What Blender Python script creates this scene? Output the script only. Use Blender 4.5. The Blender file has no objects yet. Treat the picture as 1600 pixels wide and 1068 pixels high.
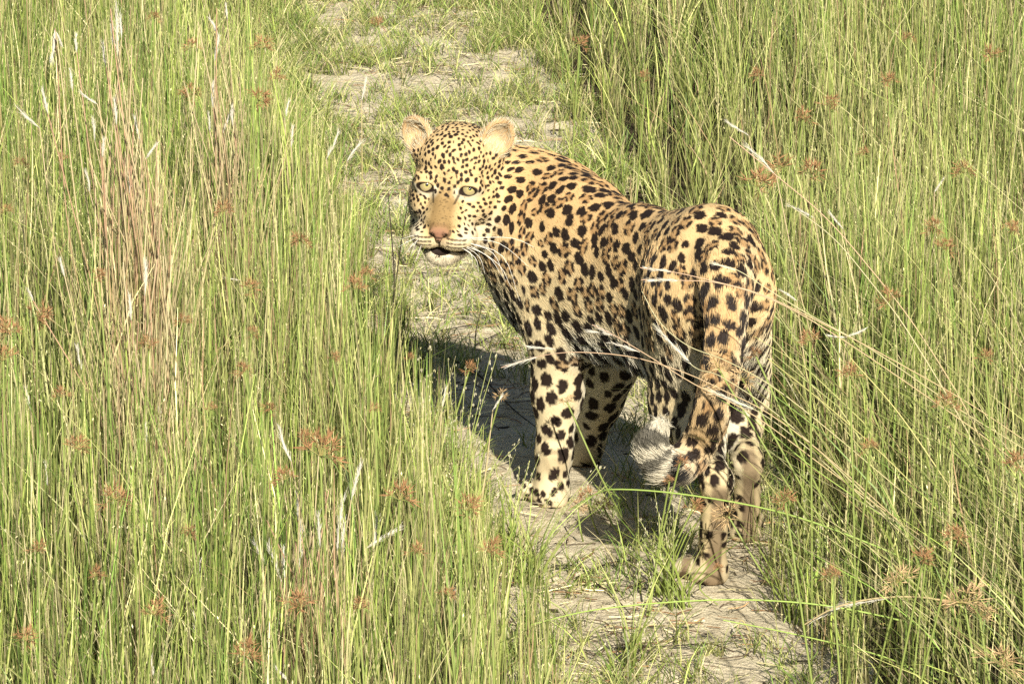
import bpy, math, random
import numpy as np
from mathutils import Vector, Matrix

random.seed(7)
rng = np.random.default_rng(7)
scene = bpy.context.scene
COL = scene.collection
R = math.radians

# ------------------------------------------------------------------ camera, light, exposure
CAM_H, PITCH, FPX = 2.3, R(14.0), 7700.0
cam_data = bpy.data.cameras.new("camera")
cam_data.sensor_width = 36.0
cam_data.lens = 36.0 * FPX / 1600.0
cam_data.clip_start = 0.1
cam_data.clip_end = 900.0
cam = bpy.data.objects.new("camera", cam_data)
cam.location = (0, 0, CAM_H)
cam.rotation_euler = (math.pi / 2 - PITCH, 0, 0)
COL.objects.link(cam)
scene.camera = cam

SUN_EL, SUN_AZ = R(31.0), R(11.5)         # the sun stands behind the camera, a little to the right
to_sun = Vector((math.sin(SUN_AZ) * math.cos(SUN_EL), -math.cos(SUN_AZ) * math.cos(SUN_EL), math.sin(SUN_EL)))
sun_data = bpy.data.lights.new("sun", 'SUN')
sun_data.energy = 5.0
sun_data.angle = R(0.55)
sun_data.color = (1.0, 0.93, 0.80)
sun = bpy.data.objects.new("sun", sun_data)
sun.rotation_euler = (-to_sun).to_track_quat('-Z', 'Y').to_euler()
sun.location = (2, -4, 6)
COL.objects.link(sun)

world = bpy.data.worlds.new("World")
scene.world = world
world.use_nodes = True
wn = world.node_tree
wn.nodes.clear()
sky = wn.nodes.new('ShaderNodeTexSky')
sky.sky_type = 'NISHITA'
sky.sun_disc = False
sky.sun_elevation = SUN_EL
sky.sun_rotation = math.pi - SUN_AZ
bgn = wn.nodes.new('ShaderNodeBackground')
bgn.inputs[1].default_value = 0.05
wo = wn.nodes.new('ShaderNodeOutputWorld')
wn.links.new(sky.outputs[0], bgn.inputs[0])
wn.links.new(bgn.outputs[0], wo.inputs[0])
scene.view_settings.view_transform = 'Standard'
scene.view_settings.look = 'None'
scene.view_settings.exposure = 0.82
scene.view_settings.gamma = 1.0
scene.view_settings.use_curve_mapping = False
scene.render.engine = 'CYCLES'
scene.cycles.max_bounces = 6
scene.cycles.diffuse_bounces = 2
scene.cycles.transparent_max_bounces = 8
scene.cycles.use_denoising = False


# ------------------------------------------------------------------ helpers
def at(px, py, Y):
    """the point at depth Y (metres from the viewer's place) seen at photograph pixel px, py"""
    u, v = (px - 800) / FPX, (534 - py) / FPX
    dy = math.cos(PITCH) + v * math.sin(PITCH)
    dz = -math.sin(PITCH) + v * math.cos(PITCH)
    t = Y / dy
    return np.array([u * t, Y, CAM_H + dz * t])


def ground_y(py):
    v = (534 - py) / FPX
    return CAM_H * (math.cos(PITCH) + v * math.sin(PITCH)) / (math.sin(PITCH) - v * math.cos(PITCH))


def tag(o, label=None, cat=None, group=None, kind=None):
    if label: o['label'] = label
    if cat: o['category'] = cat
    if group: o['group'] = group
    if kind: o['kind'] = kind
    return o


def empty(name, loc=(0, 0, 0)):
    o = bpy.data.objects.new(name, None)
    o.location = loc
    o.empty_display_size = 0.05
    COL.objects.link(o)
    return o


def link_mesh(name, me, mat=None, parent=None):
    o = bpy.data.objects.new(name, me)
    if mat is not None and not me.materials:
        me.materials.append(mat)
    COL.objects.link(o)
    if parent is not None:
        o.parent = parent
        o.matrix_parent_inverse = Matrix.Translation(-Vector(parent.location))
    return o


def mesh_np(name, verts, faces, k, smooth=True, colors=None, extra=None):
    """faces: (n, k) int array; colors: (nverts, 3) linear"""
    me = bpy.data.meshes.new(name)
    verts = np.asarray(verts, dtype=np.float32)
    faces = np.asarray(faces, dtype=np.int32).reshape(-1, k)
    me.vertices.add(len(verts))
    me.vertices.foreach_set('co', verts.ravel())
    me.loops.add(faces.size)
    me.loops.foreach_set('vertex_index', faces.ravel())
    me.polygons.add(len(faces))
    me.polygons.foreach_set('loop_start', np.arange(0, faces.size, k, dtype=np.int32))
    me.update(calc_edges=True)
    if smooth:
        me.polygons.foreach_set('use_smooth', np.ones(len(faces), dtype=bool))
    if colors is not None:
        ca = me.color_attributes.new('tint', 'FLOAT_COLOR', 'POINT')
        c4 = np.ones((len(verts), 4), dtype=np.float32)
        c4[:, :3] = colors
        ca.data.foreach_set('color', c4.ravel())
    me.update()
    return me


def material(name, base=(0.5, 0.5, 0.5), rough=0.8, attr=None, noise=None, spec=0.3, transl=0.0, bump=None, coat=0.0):
    m = bpy.data.materials.new(name)
    m.use_nodes = True
    nt = m.node_tree
    b = nt.nodes['Principled BSDF']
    out = nt.nodes['Material Output']
    b.inputs['Roughness'].default_value = rough
    b.inputs['Specular IOR Level'].default_value = spec
    b.inputs['Coat Weight'].default_value = coat
    if attr:
        a = nt.nodes.new('ShaderNodeAttribute')
        a.attribute_name = attr
        src = a.outputs['Color']
    else:
        rgb = nt.nodes.new('ShaderNodeRGB')
        rgb.outputs[0].default_value = (*base, 1)
        src = rgb.outputs[0]
    if noise:
        sc, amount = noise
        tc = nt.nodes.new('ShaderNodeNewGeometry')
        nz = nt.nodes.new('ShaderNodeTexNoise')
        nz.inputs['Scale'].default_value = sc
        nz.inputs['Detail'].default_value = 3
        nt.links.new(tc.outputs['Position'], nz.inputs['Vector'])
        mr = nt.nodes.new('ShaderNodeMapRange')
        mr.inputs['From Min'].default_value = 0.25
        mr.inputs['From Max'].default_value = 0.75
        mr.inputs['To Min'].default_value = 1 - amount
        mr.inputs['To Max'].default_value = 1 + amount
        nt.links.new(nz.outputs['Fac'], mr.inputs['Value'])
        vm = nt.nodes.new('ShaderNodeVectorMath')
        vm.operation = 'SCALE'
        nt.links.new(src, vm.inputs[0])
        nt.links.new(mr.outputs[0], vm.inputs['Scale'])
        src = vm.outputs[0]
    nt.links.new(src, b.inputs['Base Color'])
    if bump:
        sc, dist = bump
        tc = nt.nodes.new('ShaderNodeNewGeometry')
        nz = nt.nodes.new('ShaderNodeTexNoise')
        nz.inputs['Scale'].default_value = sc
        nz.inputs['Detail'].default_value = 4
        bp = nt.nodes.new('ShaderNodeBump')
        bp.inputs['Distance'].default_value = dist
        bp.inputs['Strength'].default_value = 0.8
        nt.links.new(tc.outputs['Position'], nz.inputs['Vector'])
        nt.links.new(nz.outputs['Fac'], bp.inputs['Height'])
        nt.links.new(bp.outputs[0], b.inputs['Normal'])
    if transl > 0:
        tr = nt.nodes.new('ShaderNodeBsdfTranslucent')
        nt.links.new(src, tr.inputs['Color'])
        mx = nt.nodes.new('ShaderNodeMixShader')
        mx.inputs[0].default_value = transl
        nt.links.new(b.outputs[0], mx.inputs[1])
        nt.links.new(tr.outputs[0], mx.inputs[2])
        nt.links.new(mx.outputs[0], out.inputs['Surface'])
    return m


def unit(v):
    v = np.asarray(v, dtype=float)
    return v / np.maximum(np.linalg.norm(v, axis=-1, keepdims=True), 1e-9)


def smooth01(x, a, b):
    t = np.clip((x - a) / (b - a), 0, 1)
    return t * t * (3 - 2 * t)


def vnoise(p, scale, seed=0):
    """cheap smooth value noise on (n,3) points, 0..1"""
    q = p * scale + seed * 17.31
    i = np.floor(q).astype(np.int64)
    f = q - i
    f = f * f * (3 - 2 * f)
    def h(ix, iy, iz):
        n = (ix * 73856093) ^ (iy * 19349663) ^ (iz * 83492791) ^ (seed * 2654435)
        n = (n ^ (n >> 13)) * 1274126177
        return ((n ^ (n >> 16)) & 0xffff) / 65535.0
    r = 0
    for dx in (0, 1):
        for dy in (0, 1):
            for dz in (0, 1):
                w = (f[:, 0] if dx else 1 - f[:, 0]) * (f[:, 1] if dy else 1 - f[:, 1]) * (f[:, 2] if dz else 1 - f[:, 2])
                r = r + w * h(i[:, 0] + dx, i[:, 1] + dy, i[:, 2] + dz)
    return r


def tube_np(pts, radii, sides=6, cap=True):
    """tube through points; returns verts, quads"""
    pts = np.asarray(pts, float)
    n = len(pts)
    radii = np.broadcast_to(np.asarray(radii, float), (n,))
    tan = np.gradient(pts, axis=0)
    tan = unit(tan)
    ref = np.array([0.31, 0.2, 0.93]) if abs(tan[0][2]) < 0.9 else np.array([1.0, 0.1, 0])
    vs = []
    for i in range(n):
        u = unit(np.cross(tan[i], ref))
        w = np.cross(tan[i], u)
        a = np.arange(sides) * 2 * math.pi / sides
        vs.append(pts[i] + radii[i] * (np.cos(a)[:, None] * u + np.sin(a)[:, None] * w))
    vs = np.concatenate(vs)
    fs = []
    for i in range(n - 1):
        for j in range(sides):
            a, b = i * sides + j, i * sides + (j + 1) % sides
            fs.append((a, b, b + sides, a + sides))
    return vs, np.array(fs)


def spline(pts, n):
    """Catmull-Rom through pts, n samples"""
    p = np.asarray(pts, float)
    if len(p) < 3:
        t = np.linspace(0, 1, n)[:, None]
        return p[0] * (1 - t) + p[-1] * t
    p = np.vstack([2 * p[0] - p[1], p, 2 * p[-1] - p[-2]])
    m = len(p) - 3
    out = []
    for s in np.linspace(0, m - 1e-6, n):
        i = int(s); t = s - i
        a, b, c, d = p[i:i + 4]
        out.append(0.5 * ((2 * b) + (c - a) * t + (2 * a - 5 * b + 4 * c - d) * t * t + (3 * b - a - 3 * c + d) * t ** 3))
    return np.array(out)


# ------------------------------------------------------------------ leopard: body as one implicit surface
HIP = np.array([0.312, 7.74, 0.0])
FWD = unit(np.array([-0.455, 0.89, 0.0]))
RGT = np.array([FWD[1], -FWD[0], 0.0])


def B(a, b, z):
    """a metres forward of the hips, b metres to the animal's left, z up"""
    p = HIP + a * FWD - b * RGT
    return np.array([p[0], p[1], z])


PR = []      # primitives


def seg(a, b, ra, rb, k=0.03, flow=None, region='body', squash=None, sub=False):
    PR.append(dict(t='seg', a=np.asarray(a, float), b=np.asarray(b, float), ra=ra, rb=rb, k=k,
                   flow=unit(flow) if flow is not None else unit(np.asarray(b, float) - np.asarray(a, float)),
                   region=region, squash=squash, sub=sub))


def chain(pts, k=0.03, region='body', squash=None, flow=None):
    for (p, r), (q, s) in zip(pts[:-1], pts[1:]):
        seg(p, q, r, s, k, flow, region, squash)


def ell(c, rad, rot=None, k=0.02, flow=None, region='body', sub=False):
    PR.append(dict(t='ell', c=np.asarray(c, float), r=np.asarray(rad, float), M=np.eye(3) if rot is None else np.asarray(rot, float),
                   k=k, flow=unit(flow if flow is not None else (0, 0, -1)), region=region, sub=sub))


back = -FWD + np.array([0, 0, -0.35])
SQ = (RGT, 0.86)
# trunk
SQ2 = (RGT, 0.70)
chain([(B(-.075, 0, .485), .072), (B(-.02, 0, .506), .084), (B(.07, 0, .488), .072)], .04, 'trunk', SQ, back)
chain([(B(.07, 0, .488), .074), (B(.20, 0, .470), .074), (B(.33, 0, .452), .086)], .04, 'trunk', SQ2, back)
chain([(B(.36, 0, .452), .086), (B(.43, 0, .450), .094), (B(.52, 0.005, .452), .092)], .04, 'trunk', SQ, back)
chain([(B(-.04, 0, .42), .066), (B(.05, 0, .412), .070), (B(.15, 0, .392), .072), (B(.26, 0, .378), .082), (B(.35, 0, .368), .090)], .05, 'trunk', SQ2, back)
chain([(B(.37, 0, .366), .088), (B(.48, 0.01, .375), .100), (B(.555, 0.03, .405), .090)], .05, 'trunk', SQ, back)
# loose belly skin
seg(B(.05, .02, .330), B(.15, .02, .335), .022, .030, .05, back, 'belly')
# withers
seg(B(.42, .0, .508), B(.53, .01, .507), .042, .045, .05, back, 'trunk')

# hind legs ------------------------------------------------
def hind(hip, knee, hock, ball, toe, s):
    ax = unit(np.asarray(hock) - np.asarray(ball))
    seg(hip, knee, .084, .058, .026, (0.05, -.2, -1), 'thigh', (RGT, 0.66))
    seg(hip + np.array([.028, -.05, .0]), knee + np.array([.035, -.07, .015]), .056, .044, .045, (0.05, -.2, -1), 'thigh', (RGT, 0.72))
    seg(knee, knee * .45 + hock * .55, .040, .031, .05, (0.05, -.2, -1), 'shank')
    seg(knee * .45 + hock * .55, hock, .031, .0235, .03, (0.05, -.2, -1), 'shank')
    seg(hock, ball, .0225, .0235, .02, (0, 0, -1), 'meta')
    seg(hock, hock + np.array([0, -.010, .022]), .021, .0165, .012, (0, -.2, -1), 'meta')
    paw(ball, toe)


def paw(ball, toe):
    ball = np.asarray(ball); toe = np.asarray(toe)
    d = toe - ball; d[2] = 0; d = unit(d)
    side = np.array([d[1], -d[0], 0])
    seg(ball, ball + d * .03 + np.array([0, 0, -.004]), .027, .026, .02, d * -1 + np.array([0, 0, .3]), 'paw')
    for j, (o, l) in enumerate(((-.025, .046), (-.009, .060), (.009, .060), (.025, .046))):
        c = ball + d * l * .75 + side * o
        e = ball + d * l + side * o * 1.15
        c[2] = .024; e[2] = .017
        seg(c, e, .0145, .0120, .0035, -d, 'paw')


HLhip, HLknee = B(-.008, .050, .458), at(1064, 632, 7.79)
HLhock, HLball, HLtoe = at(1121, 752, 7.57), at(1110, 893, 7.625), at(1078, 908, 7.66)
hind(HLhip, HLknee, HLhock, HLball, HLtoe, 1)
HRhip, HRknee = B(-.01, -.022, .455), at(1134, 600, 8.00)
HRhock, HRball, HRtoe = at(1168, 722, 7.81), at(1166, 828, 7.87), at(1150, 836, 7.95)
hind(HRhip, HRknee, HRhock, HRball, HRtoe, -1)

# fore legs ------------------------------------------------
def fore(sh, el, wr, ball, toe, reg='fore'):
    seg(sh, el, .084, .052, .028, (0.02, -.1, -1), 'shoulder', (RGT, 0.70))
    mid = (el + wr) / 2 + np.array([0, .008, 0])
    seg(el, mid, .048, .0395, .05, (0, 0, -1), reg)
    seg(mid, wr, .0395, .0290, .03, (0, 0, -1), reg)
    seg(wr, ball, .0290, .0285, .02, (0, 0, -1), 'forefoot')
    seg(wr + np.array([0.002, -.016, -.012]), wr + np.array([0.002, -.018, -.02]), .016, .013, .012, (0, 0, -1), 'pad')
    paw(ball, toe)


FLsh, FLel, FLwr = at(840, 395, 8.16), at(876, 520, 8.10), at(866, 705, 8.09)
FLball, FLtoe = at(862, 772, 8.08), at(815, 768, 8.15)
fore(FLsh, FLel, FLwr, FLball, FLtoe)
FRsh, FRel, FRwr = at(920, 400, 8.30), at(950, 560, 8.27), at(917, 690, 8.33)
FRball, FRtoe = at(911, 728, 8.35), at(885, 722, 8.42)
fore(FRsh, FRel, FRwr, FRball, FRtoe)
# chest
seg(at(853, 440, 8.24), at(850, 360, 8.27), .070, .080, .06, (0.1, -.1, -1), 'chest')

# neck
seg(at(868, 348, 8.23), at(815, 320, 8.26), .098, .085, .06, (.7, -.2, -.3), 'neck')
seg(at(815, 320, 8.26), at(752, 290, 8.27), .084, .074, .05, (.7, -.2, -.3), 'neck')
seg(at(850, 385, 8.22), at(782, 340, 8.25), .066, .050, .05, (.5, -.2, -.7), 'throat')

# tail
TAILP = [(at(1130, 392, 7.665), .034), (at(1134, 440, 7.585), .033), (at(1133, 520, 7.545), .0300), (at(1124, 590, 7.53), .0285),
         (at(1112, 642, 7.525), .0275), (at(1094, 690, 7.545), .0260), (at(1068, 722, 7.54), .0245), (at(1040, 724, 7.535), .0230),
         (at(1021, 702, 7.53), .0205), (at(1028, 676, 7.53), .0140)]
_ts = spline([p for p, r in TAILP], 22)
_tr = np.interp(np.linspace(0, 1, 22), np.linspace(0, 1, 10), [r for p, r in TAILP])
for i in range(21):
    seg(_ts[i], _ts[i + 1], _tr[i], _tr[i + 1], .012 if i > 3 else .03, None, 'tail')
TAIL = _ts

# head -----------------------------------------------------
HO = at(706, 284, 8.175)            # between the eyes
yaw, hp, roll = R(-11), R(4), R(-3.0)
hf = np.array([math.sin(yaw) * math.cos(hp), -math.cos(yaw) * math.cos(hp), -math.sin(hp)])
hr = unit(np.cross(hf, np.array([0, 0, 1.0]))) * -1      # image right
if hr[0] < 0: hr = -hr
hu = unit(np.cross(hr, -hf))
if hu[2] < 0: hu = -hu
cr, sr = math.cos(roll), math.sin(roll)
hr, hu = hr * cr + hu * sr, hu * cr - hr * sr
HM = np.stack([hr, hu, hf])          # rows: local axes


def H(x, y, z):
    return HO + x * hr + y * hu + z * hf


def hell(c, r, k=.012, reg='head', rot=None, sub=False, flow=None):
    M = HM if rot is None else rot @ HM
    ell(H(*c), r, M, k, flow if flow is not None else (0, 0, 1), reg, sub)


def rotx(a): return np.array([[1, 0, 0], [0, math.cos(a), -math.sin(a)], [0, math.sin(a), math.cos(a)]])
def roty(a): return np.array([[math.cos(a), 0, math.sin(a)], [0, 1, 0], [-math.sin(a), 0, math.cos(a)]])
def rotz(a): return np.array([[math.cos(a), -math.sin(a), 0], [math.sin(a), math.cos(a), 0], [0, 0, 1]])


hell((0, .026, -.048), (.070, .062, .085), .02)                       # skull
hell((0, .034, -.008), (.050, .040, .042), .02)                       # forehead
for s in (-1, 1):
    hell((s * (.045 if s > 0 else .041), -.030, -.018), (.038 if s > 0 else .035, .044, .052), .018)          # cheek
    hell((s * (.054 if s > 0 else .043), -.056, -.042), (.034, .038, .042), .02, 'ruff')   # cheek ruff
    hell((s * .036, -.038, .022), (.026, .026, .030), .016)           # under the eye
    hell((s * .0375, .001, .0245), (.0235, .0190, .0225), .010)       # eye surround
    hell((s * .036, .0170, .027), (.021, .0080, .016), .008)          # brow
    hell((s * .0235, -.0800, .074), (.0265, .0175, .0250), .008, 'muzzle')
    hell((s * .036, -.0780, .050), (.0210, .0200, .0290), .012, 'muzzle')
    seg(H(s * .048, -.088, -.01), H(s * .016, -.105, .052), .022, .018, .015, (0, 0, 1), 'jaw')
hell((0, .004, .020), (.0300, .0260, .0230), .018, 'bridge')
hell((0, -.026, .048), (.0255, .0400, .0230), .012, 'bridge', rotx(R(50)))
hell((0, -.048, .074), (.0235, .0150, .0230), .012, 'bridge')
hell((0, -.055, .050), (.0400, .0300, .0330), .015, 'muzzle')
hell((0, -.1125, .064), (.0230, .0150, .0215), .009, 'chin')
hell((0, -.0605, .0940), (.0168, .0080, .0085), .004, 'nose')          # nose pad
hell((0, -.0700, .0975), (.0060, .0075, .0050), .004, 'nose')
# cuts: mouth, nostrils, eye openings
hell((0, -.1000, .094), (.0185, .0080, .022), .004, 'mouth', sub=True)
for s in (-1, 1):
    hell((s * .022, -.0985, .080), (.0170, .0020, .022), .003, 'mouth', rotz(s * .25), True)
    hell((s * .0115, -.0625, .1045), (.0042, .0020, .0050), .002, 'nostril', rotz(s * .5), True)
    hell((s * .0372, -.0005, .050), (.0150, .0074, .0150), .0025, 'lid', rotz(s * .24), True)
hell((0, -.0790, .1055), (.0012, .0090, .0060), .003, 'mouth', None, True)
# ears
EARS = []
for s in (-1, 1):
    c = (s * .0690, .0700 - (.004 if s < 0 else -.004), -.036)
    rot = rotx(R(10)) @ roty(R(-s * 14)) @ rotz(R(s * 24))
    hell(c, (.0275, .0345, .0180), .006, 'ear', rot)
    cup = np.array(c) + (rot.T @ np.array([0, 0.000, .0150]))
    hell(tuple(cup), (.0235, .0305, .0200), .003, 'earcup', rot, True)
    hell((s * .054, .040, -.036), (.024, .026, .020), .012, 'head')
    EARS.append((np.array(c), rot))


def prim_dist(p, P):
    if p['t'] == 'seg':
        a, b = p['a'], p['b']
        Q = P - a
        ab = b - a
        s = 1.0
        if p['squash']:
            n, s = p['squash']
            Q = Q + (Q @ n)[..., None] * n * (1 / s - 1)
            ab = ab + (ab @ n) * n * (1 / s - 1)
        L = max(float(ab @ ab), 1e-9)
        t = np.clip((Q @ ab) / L, 0, 1)
        d = np.linalg.norm(Q - t[..., None] * ab, axis=-1) - (p['ra'] + (p['rb'] - p['ra']) * t)
        return d * (s if s < 1 else 1)
    q = (P - p['c']) @ p['M'].T
    k0 = np.linalg.norm(q / p['r'], axis=-1)
    k1 = np.linalg.norm(q / (p['r'] ** 2), axis=-1)
    return k0 * (k0 - 1) / np.maximum(k1, 1e-6)


def axis_pts(lo, hi, flo, fhi, coarse, fine):
    a = [np.arange(lo, flo, coarse), np.arange(flo, fhi, fine), np.arange(fhi, hi, coarse)]
    return np.concatenate(a).astype(np.float32)


CO, FI = .0045, .0019
hb = np.array([H(x, y, z) for x in (-.10, .10) for y in (-.13, .115) for z in (-.10, .115)])
hlo, hhi = hb.min(0), hb.max(0)
GX = axis_pts(-.22, .50, hlo[0], hhi[0], CO, FI)
GY = axis_pts(7.46, 8.52, hlo[1], hhi[1], CO, FI)
GZ = axis_pts(-.012, .70, hlo[2], hhi[2], CO, FI)
F = np.full((len(GX), len(GY), len(GZ)), 0.5, dtype=np.float32)
for p in PR:
    mar = p['k'] + .012
    if p['t'] == 'seg':
        r = max(p['ra'], p['rb']) + mar
        lo, hi = np.minimum(p['a'], p['b']) - r, np.maximum(p['a'], p['b']) + r
    else:
        r = p['r'].max() + mar
        lo, hi = p['c'] - r, p['c'] + r
    i0, i1 = np.searchsorted(GX, [lo[0], hi[0]]); j0, j1 = np.searchsorted(GY, [lo[1], hi[1]]); k0, k1 = np.searchsorted(GZ, [lo[2], hi[2]])
    if i1 <= i0 or j1 <= j0 or k1 <= k0: continue
    P = np.stack(np.meshgrid(GX[i0:i1], GY[j0:j1], GZ[k0:k1], indexing='ij'), -1)
    d = prim_dist(p, P).astype(np.float32)
    f = F[i0:i1, j0:j1, k0:k1]
    k = p['k']
    if p['sub']:
        d = -d
        h = np.maximum(k - np.abs(f - d), 0) / k
        F[i0:i1, j0:j1, k0:k1] = np.maximum(f, d) + h * h * k * .25
    else:
        h = np.maximum(k - np.abs(f - d), 0) / k
        F[i0:i1, j0:j1, k0:k1] = np.minimum(f, d) - h * h * k * .25
F = np.maximum(F, (0.001 - GZ)[None, None, :])          # soles flat on the ground


def surface_nets(F, X, Y, Z):
    S = F < 0
    c = np.zeros(tuple(n - 1 for n in S.shape), dtype=np.uint8)
    for i in (0, 1):
        for j in (0, 1):
            for k in (0, 1):
                c += S[i:S.shape[0] - 1 + i, j:S.shape[1] - 1 + j, k:S.shape[2] - 1 + k]
    act = (c > 0) & (c < 8)
    I, J, K = np.nonzero(act)
    idx = np.full(c.shape, -1, dtype=np.int32)
    idx[I, J, K] = np.arange(len(I))
    acc = np.zeros((len(I), 3)); cnt = np.zeros(len(I))
    corners = [(i, j, k) for i in (0, 1) for j in (0, 1) for k in (0, 1)]
    for a in corners:
        for ax in range(3):
            if a[ax] == 1: continue
            b = list(a); b[ax] = 1
            fa = F[I + a[0], J + a[1], K + a[2]]; fb = F[I + b[0], J + b[1], K + b[2]]
            m = (fa < 0) != (fb < 0)
            t = np.where(m, fa / np.where(m, fa - fb, 1), 0)
            pa = np.stack([X[I + a[0]], Y[J + a[1]], Z[K + a[2]]], -1); pb = np.stack([X[I + b[0]], Y[J + b[1]], Z[K + b[2]]], -1)
            acc += np.where(m[:, None], pa + (pb - pa) * t[:, None], 0); cnt += m
    V = acc / cnt[:, None]
    quads = []
    for ax in range(3):
        sl0 = [slice(None)] * 3; sl1 = [slice(None)] * 3
        sl0[ax] = slice(0, -1); sl1[ax] = slice(1, None)
        ch = S[tuple(sl0)] != S[tuple(sl1)]
        i, j, k = np.nonzero(ch)
        u, v = [(1, 2), (2, 0), (0, 1)][ax]
        g = np.stack([i, j, k], -1)
        ok = (g[:, u] > 0) & (g[:, v] > 0) & (g[:, u] < F.shape[u] - 1) & (g[:, v] < F.shape[v] - 1)
        g = g[ok]
        def cell(du, dv):
            q = g.copy(); q[:, u] -= du; q[:, v] -= dv
            return idx[q[:, 0], q[:, 1], q[:, 2]]
        q = np.stack([cell(1, 1), cell(0, 1), cell(0, 0), cell(1, 0)], -1)
        inside = S[g[:, 0], g[:, 1], g[:, 2]]
        q = np.where(inside[:, None], q, q[:, ::-1])
        quads.append(q)
    return V, np.concatenate(quads)


V, Q = surface_nets(F, GX, GY, GZ)
Q = Q[(Q >= 0).all(1)]
# relax a little
for it in range(2):
    acc = np.zeros_like(V); cnt = np.zeros(len(V))
    for a, b in ((0, 1), (1, 2), (2, 3), (3, 0)):
        np.add.at(acc, Q[:, a], V[Q[:, b]]); np.add.at(cnt, Q[:, a], 1)
        np.add.at(acc, Q[:, b], V[Q[:, a]]); np.add.at(cnt, Q[:, b], 1)
    V = V + (acc / np.maximum(cnt, 1)[:, None] - V) * 0.5
fn = np.cross(V[Q[:, 2]] - V[Q[:, 0]], V[Q[:, 3]] - V[Q[:, 1]])
FA = np.linalg.norm(fn, axis=1) * 0.5
N = np.zeros_like(V)
for c_ in range(4):
    np.add.at(N, Q[:, c_], fn)
N = unit(N)

# region weights and fur flow at every vertex
REG = ['trunk', 'belly', 'thigh', 'shank', 'meta', 'paw', 'shoulder', 'fore', 'forefoot', 'pad', 'chest', 'neck', 'throat', 'tail',
       'head', 'ruff', 'muzzle', 'jaw', 'bridge', 'chin', 'nose', 'ear', 'body']
W = {r: np.zeros(len(V)) for r in REG}
flow = np.zeros_like(V); wsum = np.zeros(len(V))
for p in PR:
    if p['sub']: continue
    d = prim_dist(p, V)
    w = np.exp(-np.clip(d, -.02, 1) / .008)
    W[p['region']] += w
    flow += w[:, None] * p['flow']
    wsum += w
for r in REG: W[r] = W[r] / wsum
HL = (V - HO) @ HM.T                     # head-local coordinates
headw = sum(W[r] for r in ('head', 'ruff', 'muzzle', 'jaw', 'bridge', 'chin', 'nose', 'ear'))
# on the head the coat runs back from the nose
src_ = H(0, -.03, .11)
rad_ = unit(V - src_)
flow = unit(flow / wsum[:, None]) * (1 - headw)[:, None] + (rad_ + .25 * hu * (HL[:, 1] > 0)[:, None]) * headw[:, None]
flow = flow - (flow * N).sum(1)[:, None] * N
flow = unit(flow + 1e-6)
print('leopard verts', len(V), 'faces', len(Q))

# ------------------------------------------------------------------ leopard: coat pattern
def lin(r, g, b):
    f = lambda c: ((c / 255 + .055) / 1.055) ** 2.4 if c > 10 else c / 255 / 12.92
    return np.array([f(r), f(g), f(b)])


GOLD = np.array([.58, .41, .20])
ORANGE = np.array([.54, .34, .15])
PALE = np.array([.58, .465, .265])
CREAM = np.array([.60, .525, .36])
WHITE = np.array([.62, .58, .46])
BROWNP = np.array([.15, .105, .065])
TAWNY = np.array([.31, .17, .065])
BLACK = np.array([.018, .011, .008])
latv = (V - HIP) @ RGT                               # + is the animal's right
up_ = N[:, 2]
hz = V[:, 2]


def mixc(a, b, t):
    t = np.clip(t, 0, 1)[:, None]
    return a * (1 - t) + b * t


bodyc = np.tile(GOLD, (len(V), 1))
along = (V - HIP) @ FWD
bodyc = mixc(bodyc, ORANGE, smooth01(hz, .42, .56) * .8 * np.clip(up_ + .6, 0, 1) * smooth01(along, .0, .3))
bodyc = mixc(bodyc, PALE, smooth01(.50 - hz, 0, .14))
under = smooth01(-up_, .05, .7) * smooth01(.42 - hz, 0, .06)
bodyc = mixc(bodyc, WHITE, np.clip(under * 1.2, 0, 1) * (W['trunk'] + W['belly'] + W['chest'] + W['throat'] + W['thigh'] + W['shoulder']))
bodyc = mixc(bodyc, WHITE, W['belly'] * .9)
# inner sides of the legs are white
midlat = np.abs(latv)
inner = np.where(hz < .42, smooth01(-(N @ RGT) * np.sign(latv), .1, .8), 0)
legw = W['thigh'] + W['shank'] + W['fore'] + W['shoulder'] * (hz < .36) + W['forefoot']
bodyc = mixc(bodyc, WHITE, inner * legw)
rear_in = smooth01(-(N @ FWD), .2, .9) * W['thigh'] * smooth01(.47 - hz, 0, .1)
bodyc = mixc(bodyc, CREAM, rear_in * .8)
bodyc = mixc(bodyc, CREAM, (W['fore'] + W['forefoot'] + W['shank']) * .35)
bodyc = mixc(bodyc, CREAM, W['paw'] * .8)
bodyc = mixc(bodyc, WHITE, W['throat'] * .6 + W['chest'] * smooth01((V - at(838, 380, 8.2)) @ (-RGT), -.02, .06) * .5)
# hind metatarsus: brown at the back
nxr = N[:, 0]
hindfoot = smooth01(.20 - hz, 0, .03) * (along < .22) * (1 - W['tail'])
mr = hindfoot * smooth01(-N[:, 1], -.4, .3) * smooth01(nxr, -.55, -.15) * (1 - .75 * smooth01(nxr, .35, .75)) * smooth01(.215 - hz, 0, .05)
bodyc = mixc(bodyc, mixc(np.tile(BROWNP, (len(V), 1)), PALE, vnoise(V, 45, 3) * .30), np.clip(mr * 1.25, 0, 1))
bodyc = mixc(bodyc, BROWNP * .6, W['pad'] * .9)
# tail: pale beneath, white brush
tpar = np.full(len(V), 0.0)
tm = W['tail'] > .2
dd = ((V[tm][:, None, :] - TAIL[None]) ** 2).sum(-1)
tpar[tm] = dd.argmin(1) / 21.0
bodyc = mixc(bodyc, TAWNY * 1.25, W['tail'] * smooth01(-N[:, 1], -.2, .5) * smooth01(.52 - hz, 0, .05) * .48)
bodyc = mixc(bodyc, CREAM, W['tail'] * smooth01(N[:, 0], .35, .9) * .6)
bodyc = mixc(bodyc, WHITE, W['tail'] * smooth01(tpar, .50, .8) * .9)
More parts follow.
